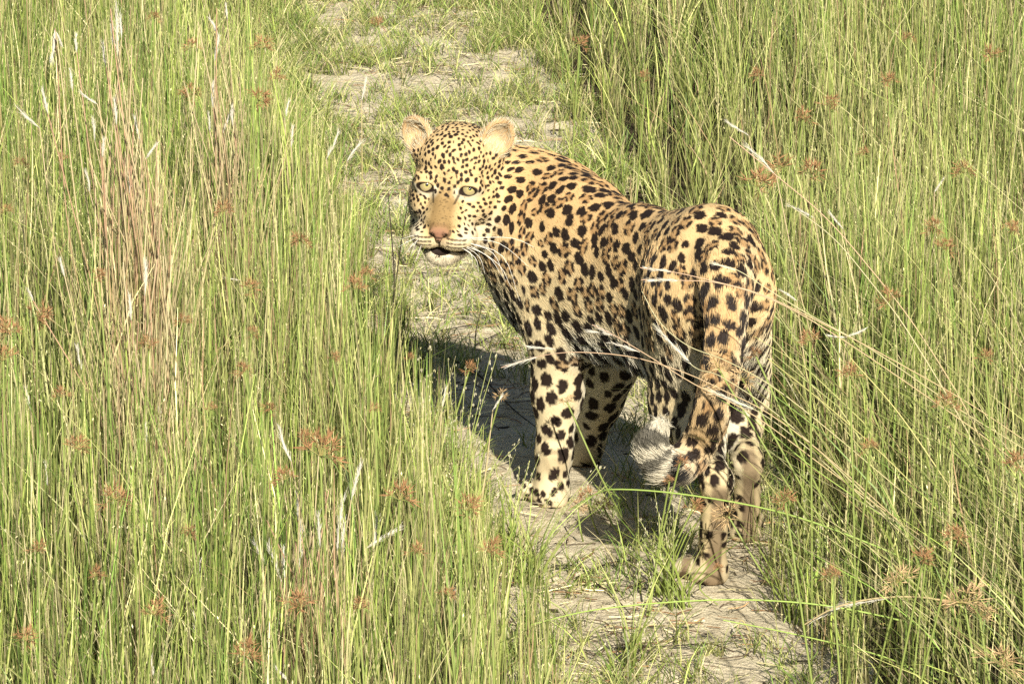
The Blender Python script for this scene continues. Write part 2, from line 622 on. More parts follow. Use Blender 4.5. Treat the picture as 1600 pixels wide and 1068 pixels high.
# head
x, y, z = HL[:, 0], HL[:, 1], HL[:, 2]
hc = np.tile(GOLD, (len(V), 1))
hc = mixc(hc, PALE, np.full(len(V), .45))
hc = mixc(hc, np.array([.245, .165, .072]), smooth01(.0275 - np.abs(x), 0, .014) * smooth01(z, .015, .05) * smooth01(y, -.075, -.045) * smooth01(.018 - y, 0, .036) * .95)
hc = mixc(hc, np.array([.25, .16, .07]), smooth01(.022 - np.abs(x), 0, .014) * smooth01(z, .0, .02) * smooth01(y, -.02, .0) * smooth01(.045 - y, 0, .03) * .25)
hc = mixc(hc, WHITE, smooth01(-y, .02, .075) * smooth01(np.abs(x), .022, .04) * .8)
hc = mixc(hc, mixc(np.tile(CREAM, (len(V), 1)), WHITE, smooth01(-y, .092, .1)), smooth01(-y, .070, .078) * .9)
for s in (-1, 1):                                    # white below and above the eye
    ex, ey = s * .0372, -.0005
    d = np.hypot((x - ex) / 1.35, (y - ey) * 1.0)
    front = (z > .0) & (np.abs(x) < .08)
    hc = mixc(hc, WHITE, smooth01(.0215 - d, 0, .008) * ((y - ey) < .004) * front * .75)
    hc = mixc(hc, CREAM, smooth01(.0215 - d, 0, .008) * ((y - ey) >= .004) * front * .12)
    dl = np.hypot((x - ex) / 1.42, (y - ey - .08 * (np.abs(x) - .037)) * 1.22)
    hc = mixc(hc, BLACK, smooth01(.0128 - dl, 0, .0022) * front)
    # tear mark
    tx = s * (.0240 - .34 * np.clip(-.002 - y, 0, .03))
    hc = mixc(hc, BLACK, smooth01(.0030 - np.abs(x - tx), 0, .002) * (y < -.003) * (y > -.020) * front * .8)
bodyc = mixc(bodyc, hc * np.array([.94, .90, .83]), headw * 1.15)
bodyc = mixc(bodyc, np.array([.23, .10, .07]), np.clip(W['nose'] * 1.6 - .3, 0, 1))
nostril = np.min([np.linalg.norm((HL - np.array([s * .0125, -.0635, .1015])) / np.array([.006, .0030, .006]), axis=1) for s in (-1, 1)], axis=0)
bodyc = mixc(bodyc, BLACK, smooth01(1.25 - nostril, 0, .4))
philt = (np.abs(x) < .0016) & (y < -.073) & (y > -.093) & (z > .08)
bodyc[philt] = BLACK * 2
lipy = -.0980 + 6 * np.clip(np.abs(x) - .012, 0, 1) ** 1.6 * -.25
lip = smooth01(.0040 - np.abs(y - lipy), 0, .002) * (z > .045) * (np.abs(x) < .044)
bodyc = mixc(bodyc, BLACK * 1.5, lip)
bodyc = mixc(bodyc, BLACK, ((np.hypot(x / .017, (y + .1005) / .0065) < 1) & (z > .055)) * 1.0)
nose_edge = smooth01(.0022 - np.abs(np.linalg.norm((HL - np.array([0, -.0605, .094])) / np.array([.0205, .0112, .013]), axis=1) - 1) * .012, 0, .0015) * (y < -.058) * (z > .08)
bodyc = mixc(bodyc, BLACK, nose_edge * .8)
earin = np.zeros(len(V)); earedge = np.zeros(len(V))
for s, (c, rot) in zip((-1, 1), EARS):
    q = (HL - c) @ rot.T
    inside = (q[:, 2] > -.012) & (np.hypot(q[:, 0] / .031, q[:, 1] / .037) < 1.12) & (W['ear'] > .3)
    facing = ((N @ HM.T) @ rot.T)[:, 2] > .1
    earin = np.maximum(earin, inside & facing)
    backside = W['ear'] * (((N @ HM.T) @ rot.T)[:, 2] < -.2) * (q[:, 2] < .0)
    bodyc = mixc(bodyc, BLACK * 2, backside)
    bodyc = mixc(bodyc, np.array([.44, .295, .145]), (inside & facing) * 1.0)
    dcup = np.hypot(q[:, 0] / .0265, (q[:, 1] + .006) / .0325)
    bodyc = mixc(bodyc, CREAM, (inside & facing) * smooth01(.75 - dcup, 0, .3) * .12)
bodyc *= (0.90 + .2 * vnoise(V, 90, 5))[:, None]
spk = (vnoise(V, 420, 6) > .74) & (headw > .5) & (np.abs(x) < .032) & (y < .03) & (y > -.06) & (z > 0)
bodyc[spk] *= .55

# spots
spc = np.full(len(V), .0262)          # spacing
szu = np.full(len(V), .0100); szw = np.full(len(V), .0070)
def setw(w, a, u, v):
    global spc, szu, szw
    w = np.clip(w, 0, 1)
    spc = spc * (1 - w) + a * w; szu = szu * (1 - w) + u * w; szw = szw * (1 - w) + v * w
along = (V - HIP) @ FWD
setw(W['trunk'] * smooth01(along, .10, .16) * smooth01(.42 - along, 0, .06), .0285, .0125, .0095)
setw((W['trunk'] + W['thigh']) * smooth01(.10 - along, 0, .06), .0285, .0098, .0078)
setw(W['thigh'] * smooth01(.47 - hz, 0, .06), .0300, .0120, .0088)
setw(W['belly'] + W['trunk'] * smooth01(.36 - hz, 0, .05), .038, .0130, .0105)
setw(W['shoulder'] * smooth01(.40 - hz, 0, .06), .0290, .0110, .0078)
setw(W['fore'] + W['shank'], .0310, .0125, .0098)
setw(W['forefoot'] + W['meta'], .021, .0068, .0055)
setw(W['paw'], .015, .0040, .0036)
setw(W['tail'], .027, .0150, .0120)
setw(W['neck'], .0225, .0082, .0052)
leftface = smooth01(-(N @ RGT), .2, .8) * smooth01(along, .50, .58) * (1 - headw)
setw(W['throat'] + W['chest'] * .4, .026, .0076, .0050)
setw(leftface, .034, .0072, .0050)
setw(headw, .0100, .0036, .0021)
setw(W['ruff'], .0155, .0045, .0032)
nospot = (W['bridge'] > .45) & (y < -.006) | (W['nose'] > .2) | (W['ear'] > .40) | (W['pad'] > .35) | ((mr > .35) & (hz < .19)) | (W['chin'] > .35) | (tpar > .72)
nospot |= (headw > .5) & (y < -.068) & (np.abs(x) < .060)
nospot |= (headw > .5) & (np.hypot((np.abs(x) - .037) / 1.3, y) < .0150)
cand = rng.choice(len(V), size=26000, p=None)
cand = cand[~nospot[cand]]
acc_p = np.zeros((4000, 3)); acc_s = np.zeros(4000); acc_i = np.zeros(4000, int); na = 0
for ci in cand:
    if na:
        d2 = ((acc_p[:na] - V[ci]) ** 2).sum(1)
        lim = (acc_s[:na] + spc[ci]) * .372
        if (d2 < lim * lim).any(): continue
    acc_p[na] = V[ci]; acc_s[na] = spc[ci]; acc_i[na] = ci; na += 1
    if na >= 4000: break
SI = acc_i[:na]
SC = V[SI]
ang = rng.normal(0, .45, na)
su = flow[SI] * np.cos(ang)[:, None] + np.cross(N[SI], flow[SI]) * np.sin(ang)[:, None]
sw = np.cross(N[SI], su)
vr = np.exp(rng.normal(0, .20, na)); vr2 = np.exp(rng.normal(0, .16, na))
S_U, S_W = szu[SI] * vr * 1.22, szw[SI] * vr * vr2 * 1.32
nnd = np.sqrt(np.sort(((SC[:, None] - SC[None]) ** 2).sum(-1), axis=1)[:, 1])
S_U = np.minimum(S_U, nnd * .56); S_W = np.minimum(S_W, nnd * .43)
across = (W['fore'][SI] + W['tail'][SI] + W['thigh'][SI] * (hz[SI] > .5)) > .5      # some lie across the limb
sw_ = across & (rng.random(na) < .35)
su[sw_], sw[sw_] = sw[sw_].copy(), su[sw_].copy()
ROS = (((W['trunk'][SI] > .35) & (hz[SI] > .36)) | ((W['thigh'][SI] > .4) & (hz[SI] > .36))) & (rng.random(na) < .50)
ROS |= (W['tail'][SI] > .5) & (rng.random(na) < .4)
ROS |= ((W['shoulder'][SI] > .3) & (rng.random(na) < .25))
S_U[ROS] *= 1.22; S_W[ROS] *= 1.28
sph = rng.random(na) * 6.28
# whisker-pad dot rows
extra = []
for s in (-1, 1):
    for row in range(3):
        for m_ in range(5):
            extra.append((s * (.016 + .0066 * m_), -.0715 - row * .0065 - .0005 * m_, .09))
NN = 5
def nearest(P, C, k):
    out = np.zeros((len(P), k), dtype=np.int32)
    c2 = (C ** 2).sum(1)
    for i in range(0, len(P), 4000):
        q = P[i:i + 4000]
        d = c2[None] - 2 * q @ C.T
        out[i:i + 4000] = np.argpartition(d, k, axis=1)[:, :k]
    return out
Pc = (V - HIP).astype(np.float32); Cc = (SC - HIP).astype(np.float32)
NEAR = nearest(Pc, Cc, NN)


def coat(P, base, near, lumps=1.0):
    """colour of the coat at points P"""
    col = base.copy()
    w1 = vnoise(P, 210, 1) - .5; w2 = vnoise(P, 210, 2) - .5
    dark = np.zeros(len(P)); taw = np.zeros(len(P))
    for k in range(near.shape[1]):
        i = near[:, k]
        D = P - SC[i]
        u = (D * su[i]).sum(1) / S_U[i] + w1 * .5; w = (D * sw[i]).sum(1) / S_W[i] + w2 * .5
        nrm = np.abs((D * N[SI[i]]).sum(1)) < 2.2 * S_U[i]
        r = np.hypot(u, w)
        th = np.arctan2(w, u) + sph[i]
        solid = smooth01(1.08 - r, 0, .14)
        gap = smooth01(np.sin(th * 3) + .35 * np.sin(th * 2 + 1.3) + .62, 0, .25)
        ring = smooth01(1.05 - r, 0, .14) * smooth01(r, .28, .50) * gap
        dark = np.maximum(dark, np.where(ROS[i], ring, solid) * nrm)
        taw = np.maximum(taw, np.where(ROS[i], smooth01(1.0 - r, 0, .15), 0) * nrm)
    col = mixc(col, TAWNY, taw * .68)
    col = mixc(col, BLACK, dark)
    # dotted rows on the whisker pads
    q = (P - HO) @ HM.T
    m = (q[:, 2] > .045) & (q[:, 1] < -.062) & (q[:, 1] > -.096) & (np.abs(q[:, 0]) < .062)
    if m.any():
        qq = q[m]
        e = np.array(extra)[:, :2]
        dd = np.sqrt((((qq[:, None, :2] - e[None]) / np.array([.0040, .0018])) ** 2).sum(-1)).min(1)
        col[m] = mixc(col[m], BLACK, smooth01(1.1 - dd, 0, .3) * .85)
    return col


VC = coat(V, bodyc, NEAR)

# ------------------------------------------------------------------ leopard: objects
leopard = tag(empty('leopard', (0.25, 7.9, 0.0)), 'golden black-spotted leopard standing on the sandy path, looking back over its shoulder', 'leopard')
m_skin = material('leopard_coat', attr='tint', rough=.75, spec=.15)
body = link_mesh('body', mesh_np('body', V, Q, 4, colors=VC), m_skin, leopard)

# fur: short strands laid along the coat's flow
NH = 460000
dens = 1 + 2.2 * headw + 1.2 * W['tail'] + 2 * W['tail'] * (tpar > .6) + .5 * (W['paw'] + W['meta'] + W['forefoot'])
dens = dens * (1 - .97 * np.clip(W['nose'] * 1.6 - .3, 0, 1))
qd = dens[Q].mean(1) * FA
qi = rng.choice(len(Q), size=NH, p=qd / qd.sum())
a_, b_ = rng.random(NH), rng.random(NH)
wts = np.stack([(1 - a_) * (1 - b_), a_ * (1 - b_), a_ * b_, (1 - a_) * b_], 1)
qv = Q[qi]
def interp(A): return (A[qv] * (wts[..., None] if A.ndim == 2 else wts)).sum(1)
P0 = interp(V); N0 = unit(interp(N)); F0 = interp(flow); F0 = unit(F0 - (F0 * N0).sum(1)[:, None] * N0)
hw0 = interp(headw)
Wi = {r: interp(W[r]) for r in REG}
base0 = interp(bodyc)
tp0 = interp(tpar)
Ln = .0095 + .004 * Wi['neck'] + .014 * Wi['belly'] + .010 * Wi['throat'] + .004 * Wi['chest'] - .004 * (Wi['fore'] + Wi['shank'] + Wi['shoulder'] * .5) \
    - .0065 * (Wi['meta'] + Wi['paw'] + Wi['forefoot'] + Wi['pad']) + .002 * Wi['tail'] + .008 * Wi['tail'] * smooth01(tp0, .5, .75)
und = smooth01(-N0[:, 2], .2, .8) * (Wi['trunk'] + Wi['thigh'])
Ln = Ln + .009 * und
H0 = (P0 - HO) @ HM.T
hl = .0046 + .010 * Wi['ruff'] + .004 * Wi['jaw'] + .004 * smooth01(-H0[:, 2], .02, .06) + .004 * Wi['chin'] - .0012 * Wi['bridge'] - .0015 * Wi['muzzle']
er0 = interp(earin.astype(float))
tuft = (rng.random(NH) < .13) * (er0 > .8) * 1.0
hl = hl + .0012 * er0 + .0065 * tuft - .001 * Wi['ear']
Ln = Ln * (1 - hw0) + hl * hw0
eyed = np.min([np.hypot((H0[:, 0] - s * .0372) / 1.4, H0[:, 1]) for s in (-1, 1)], axis=0)
Ln = np.where((hw0 > .5) & (H0[:, 2] > 0), Ln * (.22 + .78 * smooth01(eyed, .012, .024)), Ln)
keep = ~((hw0 > .5) & (H0[:, 2] > 0) & (eyed < .0115)) & ~((hw0 > .5) & (H0[:, 2] > .06) & (np.abs(H0[:, 1] + .0995) < .0060) & (np.abs(H0[:, 0]) < .02))
keep &= P0[:, 2] > .006
Ln = Ln * np.exp(rng.normal(0, .22, NH))
lift = .20 + .25 * und + .20 * Wi['tail'] * smooth01(tp0, .55, .85) + .25 * Wi['ruff'] + .1 * hw0 + .3 * tuft
lift = lift + rng.normal(0, .09, NH)
side = np.cross(N0, F0)
cl = (vnoise(P0, 110, 8) - .5) * .6 + rng.normal(0, .13, NH)
dirn = unit(F0 + side * cl[:, None] + N0 * lift[:, None])
droop = np.array([0, 0, -1.0]) * (.10 + .35 * Wi['belly'] + .3 * und)[:, None] - N0 * .22
P1 = P0 - N0 * .0006
C0 = coat(P0 + F0 * (Ln * .55)[:, None] * (1 - .5 * Wi['tail'])[:, None], base0, NEAR[qv[:, 0]])
pts = np.stack([P1 + dirn * (Ln * t)[:, None] + droop * (Ln * t * t)[:, None] for t in (0, .35, .7, 1.0)], 1)
C0[tuft > .5] = CREAM
tipc = np.clip(C0 * (1.0 + .10 * rng.normal(0, 1, NH))[:, None], 0.004, .85)
# the brush of the tail is banded black and white
tt = smooth01(tp0, .6, .7) * Wi['tail']
band = (np.sin(tp0 * 55 + 1.6 * vnoise(P0, 40, 4)) > -.05) & (tt > .4) & (N0[:, 2] > -.9) & (tp0 < .97)
tipc[band] = tipc[band] * .22
kk = np.nonzero(keep)[0]
pts = pts[kk]; tipc = tipc[kk]
hcv = bpy.data.hair_curves.new('fur')
hcv.add_curves([4] * len(kk))
hcv.attributes['position'].data.foreach_set('vector', pts.astype(np.float32).ravel())
ra = hcv.attributes.get('radius') or hcv.attributes.new('radius', 'FLOAT', 'POINT')
rr = np.tile(np.array([.00042, .00036, .00025, .00006]), (len(kk), 1)) * np.where(hw0[kk] > .5, .72, 1.0)[:, None]
ra.data.foreach_set('value', rr.astype(np.float32).ravel())
ca = hcv.attributes.new('tint', 'FLOAT_COLOR', 'CURVE')
c4 = np.ones((len(kk), 4), np.float32); c4[:, :3] = tipc
ca.data.foreach_set('color', c4.ravel())
m_fur = material('leopard_fur', attr='tint', rough=.55, spec=.35)
hcv.materials.append(m_fur)
fur = bpy.data.objects.new('fur', hcv)
COL.objects.link(fur)
fur.parent = leopard
fur.matrix_parent_inverse = Matrix.Translation(-Vector(leopard.location))
fur['kind'] = 'stuff'

# eyes
def eye_mesh(s):
    c = H(s * .0372, -.0005, .0290)
    gaze = unit(np.array([0, 0, CAM_H + .0]) + np.array([0.05, 0, 0]) - c)
    n1, n2 = 40, 32
    r = .0152
    u_ = unit(np.cross(gaze, [0, 0, 1.0])); v_ = np.cross(u_, gaze)
    vs, cs = [c + gaze * r], [BLACK * .3]
    for i in range(1, n1 + 1):
        th = math.pi * .62 * i / n1
        for j in range(n2):
            ph = 2 * math.pi * j / n2
            dd_ = gaze * math.cos(th) + (u_ * math.cos(ph) + v_ * math.sin(ph)) * math.sin(th)
            vs.append(c + dd_ * r * (1 + .06 * math.exp(-(th / .5) ** 2)))
            deg = math.degrees(th)
            ir = np.array([.46, .38, .19]) * (.82 + .18 * math.sin(ph * 23) * math.sin(ph * 7 + 1)) if deg > 17 else np.array([.40, .36, .13])
            if deg < 10.5: ir = BLACK * .3
            elif deg > 54: ir = BLACK * .6
            elif deg > 48: ir = ir * .45
            cs.append(ir)
    fs = [(0, 1 + j, 1 + (j + 1) % n2, 1 + (j + 1) % n2) for j in range(n2)]
    tri = [(0, 1 + j, 1 + (j + 1) % n2) for j in range(n2)]
    qs = [(1 + i * n2 + j, 1 + (i + 1) * n2 + j, 1 + (i + 1) * n2 + (j + 1) % n2, 1 + i * n2 + (j + 1) % n2) for i in range(n1 - 1) for j in range(n2)]
    me = bpy.data.meshes.new('eye')
    me.from_pydata([tuple(v) for v in vs], [], [t for t in tri] + qs)
    me.polygons.foreach_set('use_smooth', [True] * len(me.polygons))
    at_ = me.color_attributes.new('tint', 'FLOAT_COLOR', 'POINT')
    at_.data.foreach_set('color', np.concatenate([np.array(cs), np.ones((len(cs), 1))], 1).astype(np.float32).ravel())
    return me


m_eye = material('leopard_eye', attr='tint', rough=.12, spec=.5, coat=.6)
for s in (-1, 1):
    link_mesh('eye', eye_mesh(s), m_eye, leopard)

# whiskers
m_whisk = material('whisker', (.80, .78, .70), rough=.4)
wr_ = random.Random(3)
WH = [((.034, -.076, .078), [(800, 372), (850, 395)]), ((.034, -.080, .078), [(785, 400), (812, 470)]), ((.036, -.082, .074), [(770, 395), (790, 440)]),
      ((.030, -.084, .082), [(762, 400), (785, 432)]), ((.032, -.086, .078), [(748, 400), (758, 428)]), ((.026, -.085, .084), [(742, 402), (748, 425)]),
      ((.024, -.088, .084), [(735, 395), (738, 418)]), ((.036, -.078, .072), [(780, 380), (830, 420)]), ((.036, -.084, .070), [(778, 412), (800, 452)]),
      ((-.034, -.078, .078), [(650, 378), (642, 400)]), ((-.036, -.082, .074), [(645, 382), (632, 398)]), ((-.036, -.076, .074), [(645, 368), (625, 374)]),
      ((-.032, -.086, .078), [(655, 392), (648, 410)]), ((-.036, -.080, .070), [(640, 376), (622, 386)])]
for (hx, hy, hz_), pp in WH:
    a = H(hx, hy, hz_ - .006)
    p = spline([a] + [at(px, py, 8.07 - .0) for px, py in pp], 9)
    vs, fs = tube_np(p, np.linspace(.00058, .00018, 9), 5)
    link_mesh('whisker', mesh_np('whisker', vs, fs, 4), m_whisk, leopard)

# ------------------------------------------------------------------ ground and path
PATH_C = np.array([(4.0, .52), (6.2, .38), (7.3, .245), (8.0, .175), (8.9, .075), (9.7, -.01), (11.3, -.175), (12.5, -.285), (14, -.43), (18, -.8), (30, -1.6)])
PATH_H = np.array([(4.0, .20), (7.3, .215), (8.9, .26), (11.3, .29), (12.5, .29), (13.5, .25), (16, .15), (30, .12)])


def path_c(Y): return np.interp(Y, PATH_C[:, 0], PATH_C[:, 1])
def path_h(Y): return np.interp(Y, PATH_H[:, 0], PATH_H[:, 1])


def gheight(x, y):
    p = np.stack([x, y, np.zeros_like(x)], -1).reshape(-1, 3)
    h = (vnoise(p, 3.1, 21) - .5) * .022 + (vnoise(p, 11, 22) - .5) * .010
    d = np.abs(p[:, 0] - path_c(p[:, 1])) - path_h(p[:, 1])
    h = h * smooth01(d, -.05, .15) + .035 * smooth01(d, -.02, .30)
    return h.reshape(x.shape)


def grid_mesh(name, xs, ys, zf):
    X, Y = np.meshgrid(xs, ys, indexing='ij')
    Z = zf(X, Y)
    nx, ny = X.shape
    v = np.stack([X, Y, Z], -1).reshape(-1, 3)
    i = np.arange(nx * ny).reshape(nx, ny)
    q = np.stack([i[:-1, :-1], i[1:, :-1], i[1:, 1:], i[:-1, 1:]], -1).reshape(-1, 4)
    return v, q


def soil_material(name, c1, c2, c3, bumpd):
    m = bpy.data.materials.new(name)
    m.use_nodes = True
    nt = m.node_tree
    b = nt.nodes['Principled BSDF']
    b.inputs['Roughness'].default_value = .95
    b.inputs['Specular IOR Level'].default_value = .1
    g = nt.nodes.new('ShaderNodeNewGeometry')
    def noise(sc, det=6):
        n = nt.nodes.new('ShaderNodeTexNoise'); n.inputs['Scale'].default_value = sc; n.inputs['Detail'].default_value = det
        n.inputs['Roughness'].default_value = .65
        nt.links.new(g.outputs['Position'], n.inputs['Vector']); return n
    n1, n2, n3 = noise(5), noise(38), noise(240, 3)
    def ramp(src, a, b_, ca, cb):
        r = nt.nodes.new('ShaderNodeValToRGB'); r.color_ramp.elements[0].position = a; r.color_ramp.elements[1].position = b_
        r.color_ramp.elements[0].color = (*ca, 1); r.color_ramp.elements[1].color = (*cb, 1)
        nt.links.new(src, r.inputs[0]); return r
    r1 = ramp(n1.outputs['Fac'], .38, .62, c1, c2)
    r2 = ramp(n2.outputs['Fac'], .52, .70, (0, 0, 0), (1, 1, 1))
    mx = nt.nodes.new('ShaderNodeMix'); mx.data_type = 'RGBA'
    nt.links.new(r2.outputs[0], mx.inputs[0]); nt.links.new(r1.outputs[0], mx.inputs[6]); mx.inputs[7].default_value = (*c3, 1)
    r3 = ramp(n3.outputs['Fac'], .3, .7, (.72, .72, .72), (1.15, 1.15, 1.15))
    mu = nt.nodes.new('ShaderNodeMix'); mu.data_type = 'RGBA'; mu.blend_type = 'MULTIPLY'; mu.inputs[0].default_value = 1
    nt.links.new(mx.outputs[2], mu.inputs[6]); nt.links.new(r3.outputs[0], mu.inputs[7])
    nt.links.new(mu.outputs[2], b.inputs['Base Color'])
    ad = nt.nodes.new('ShaderNodeMath'); ad.operation = 'ADD'
    nt.links.new(n2.outputs['Fac'], ad.inputs[0])
    m3 = nt.nodes.new('ShaderNodeMath'); m3.operation = 'MULTIPLY'; m3.inputs[1].default_value = .35
    nt.links.new(n3.outputs['Fac'], m3.inputs[0]); nt.links.new(m3.outputs[0], ad.inputs[1])
    bp = nt.nodes.new('ShaderNodeBump'); bp.inputs['Distance'].default_value = bumpd * 1.5; bp.inputs['Strength'].default_value = 1
    nt.links.new(ad.outputs[0], bp.inputs['Height']); nt.links.new(bp.outputs[0], b.inputs['Normal'])
    return m


xs = np.concatenate([[-300, -60, -12], np.arange(-4, 4.01, .06), [12, 60, 300]])
ys = np.concatenate([[-300, -40, 0], np.arange(3, 20, .06), [30, 80, 500]])
gv, gq = grid_mesh('ground', xs, ys, lambda X, Y: gheight(X, Y) - .006)
m_soil = soil_material('dark_soil', (.060, .047, .028), (.10, .076, .045), (.045, .034, .02), .01)
tag(link_mesh('ground', mesh_np('ground', gv, gq, 4), m_soil), kind='structure')


def path_z(X, Y):
    p = np.stack([X, Y, np.zeros_like(X)], -1).reshape(-1, 3)
    h = gheight(X, Y).reshape(-1)
    h = h + (vnoise(p, 22, 31) - .5) * .014 + (vnoise(p, 60, 32) - .5) * .008
    keep = 0
    for q in (HLball, HRball, FLball, FRball):            # flat under the paws
        r = np.hypot(p[:, 0] - q[0], p[:, 1] - q[1])
        keep = np.maximum(keep, smooth01(.12 - r, 0, .06))
    return (h * (1 - keep)).reshape(X.shape)


ysp = np.arange(3.5, 20, .018)
tt_ = np.linspace(-1, 1, 60)
Yp, Tp = np.meshgrid(ysp, tt_, indexing='ij')
edge = (vnoise(np.stack([Yp.ravel(), np.sign(Tp.ravel()) * 3, 0 * Yp.ravel()], -1), 5, 41).reshape(Yp.shape) - .5) * .14
Xp = path_c(Yp) + Tp * (path_h(Yp) + .10 + edge)
i_ = np.arange(Xp.size).reshape(Xp.shape)
pq = np.stack([i_[:-1, :-1], i_[:-1, 1:], i_[1:, 1:], i_[1:, :-1]], -1).reshape(-1, 4)
Zp = path_z(Xp, Yp) - .022 * smooth01(np.abs(Tp), .86, 1.0)
m_sand = soil_material('pale_sand', (.60, .52, .36), (.69, .61, .44), (.44, .36, .23), .007)
tag(link_mesh('sandy_path', mesh_np('sandy_path', np.stack([Xp, Yp, Zp], -1).reshape(-1, 3), pq, 4), m_sand), kind='structure')


def surf(x, y):
    d = np.abs(x - path_c(y)) - path_h(y)
    return gheight(np.asarray(x), np.asarray(y))


# ------------------------------------------------------------------ grass blades as ribbons
class Ribbons:
    def __init__(self):
        self.v, self.q, self.c, self.n = [], [], [], 0

    def add(self, root, height, lean, az, width, col0, col1, segs=4, curl=None, face=None):
        """arrays of n blades; lean = sideways reach / height"""
        n = len(root)
        t = np.linspace(0, 1, segs + 1)
        d = np.stack([np.cos(az), np.sin(az), np.zeros(n)], -1)
        face = rng.random(n) * math.pi if face is None else face
        wd = np.stack([np.cos(face), np.sin(face), np.zeros(n)], -1)
        cu = np.zeros(n) if curl is None else curl
        sway = rng.normal(0, .018, n); sp_ = rng.random(n) * 6
        V_, C_ = [], []
        for k, tk in enumerate(t):
            reach = lean * (tk * .35 + tk ** 2 * .65 + cu * tk ** 4)
            zz = tk * (1 - .25 * np.clip(lean, 0, 2) * tk) - cu * .5 * tk ** 4
            p = root + d * (reach * height)[:, None]
            p = p + wd * (sway * np.sin(sp_ + tk * 5) * height)[:, None]
            p[:, 2] = root[:, 2] + height * zz
            w = width * (1 - tk ** 2.2 * .85) * .5
            V_ += [p - wd * w[:, None], p + wd * w[:, None]]
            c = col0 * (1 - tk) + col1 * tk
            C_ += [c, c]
        V_ = np.stack(V_, 1); C_ = np.stack(C_, 1)
        m = 2 * (segs + 1)
        base = self.n + np.arange(n)[:, None] * m
        for k in range(segs):
            a = base + 2 * k
            self.q.append(np.concatenate([a, a + 1, a + 3, a + 2], 1))
        self.v.append(V_.reshape(-1, 3)); self.c.append(C_.reshape(-1, 3)); self.n += n * m

    def grains(self, P, size, col, updir):
        """small pointed spikelets (two crossed diamonds reduced to one quad)"""
        n = len(P)
        u = unit(updir)
        f = rng.random(n) * math.pi
        s = unit(np.cross(u, np.stack([np.cos(f), np.sin(f), np.zeros(n)], -1)))
        a = size[:, None]
        V_ = np.stack([P - u * a, P + s * a * .26, P + u * a, P - s * a * .26], 1)
        base = self.n + np.arange(n)[:, None] * 4
        self.q.append(base + np.arange(4)[None])
        self.v.append(V_.reshape(-1, 3)); self.c.append(np.repeat(col, 4, axis=0)); self.n += n * 4

    def build(self, name, mat, parent=None):
        return link_mesh(name, mesh_np(name, np.concatenate(self.v), np.concatenate(self.q), 4, smooth=False, colors=np.concatenate(self.c)), mat, parent)


def blade_mat(name, transl=.35):
    return material(name, attr='tint', rough=.5, spec=.3, transl=transl)


m_grass = blade_mat('grass_blade', .18)
G1 = np.array([.29, .365, .080]); G2 = np.array([.155, .255, .050]); G3 = np.array([.49, .50, .185]); STRAW = np.array([.60, .53, .29])
RUST = np.array([.25, .14, .065]); BASEC = np.array([.095, .090, .030]); PINK = np.array([.44, .28, .17])  # BASEC: old-sheath brown, darkened to paint shade into the gaps between blades


def pick(n, p, cols):
    i = rng.choice(len(cols), size=n, p=np.array(p) / sum(p))
    c = np.array(cols)[i] * np.exp(rng.normal(-.05, .36, n))[:, None]
    return c


# leaning patches: neighbouring blades lean alike
def patch_az(P, bias=None):
    a = vnoise(P * np.array([1, 1, 0]), .9, 51) * 12
    return a


def scatter(n, x0, x1, y0, y1):
    x = rng.uniform(x0, x1, n); y = rng.uniform(y0, y1, n)
    half = y * .1105 + .55                     # the wedge of land the photo and a step beside it can see
    k = np.abs(x) < half
    return x[k], y[k]


def clump(x, y, amt=.05, cell=.09):
    """draw points together into tussocks"""
    p = np.stack([x, y], -1)
    c = np.floor(p / cell)
    h = np.sin(c[:, 0] * 127.1 + c[:, 1] * 311.7) * 43758.5453
    h2 = np.sin(c[:, 0] * 269.5 + c[:, 1] * 183.3) * 43758.5453
    ctr = (c + np.stack([h - np.floor(h), h2 - np.floor(h2)], -1)) * cell
    t = rng.random(len(x))[:, None] ** .5 * .88
    p = p * (1 - t) + ctr * t
    return p[:, 0], p[:, 1]


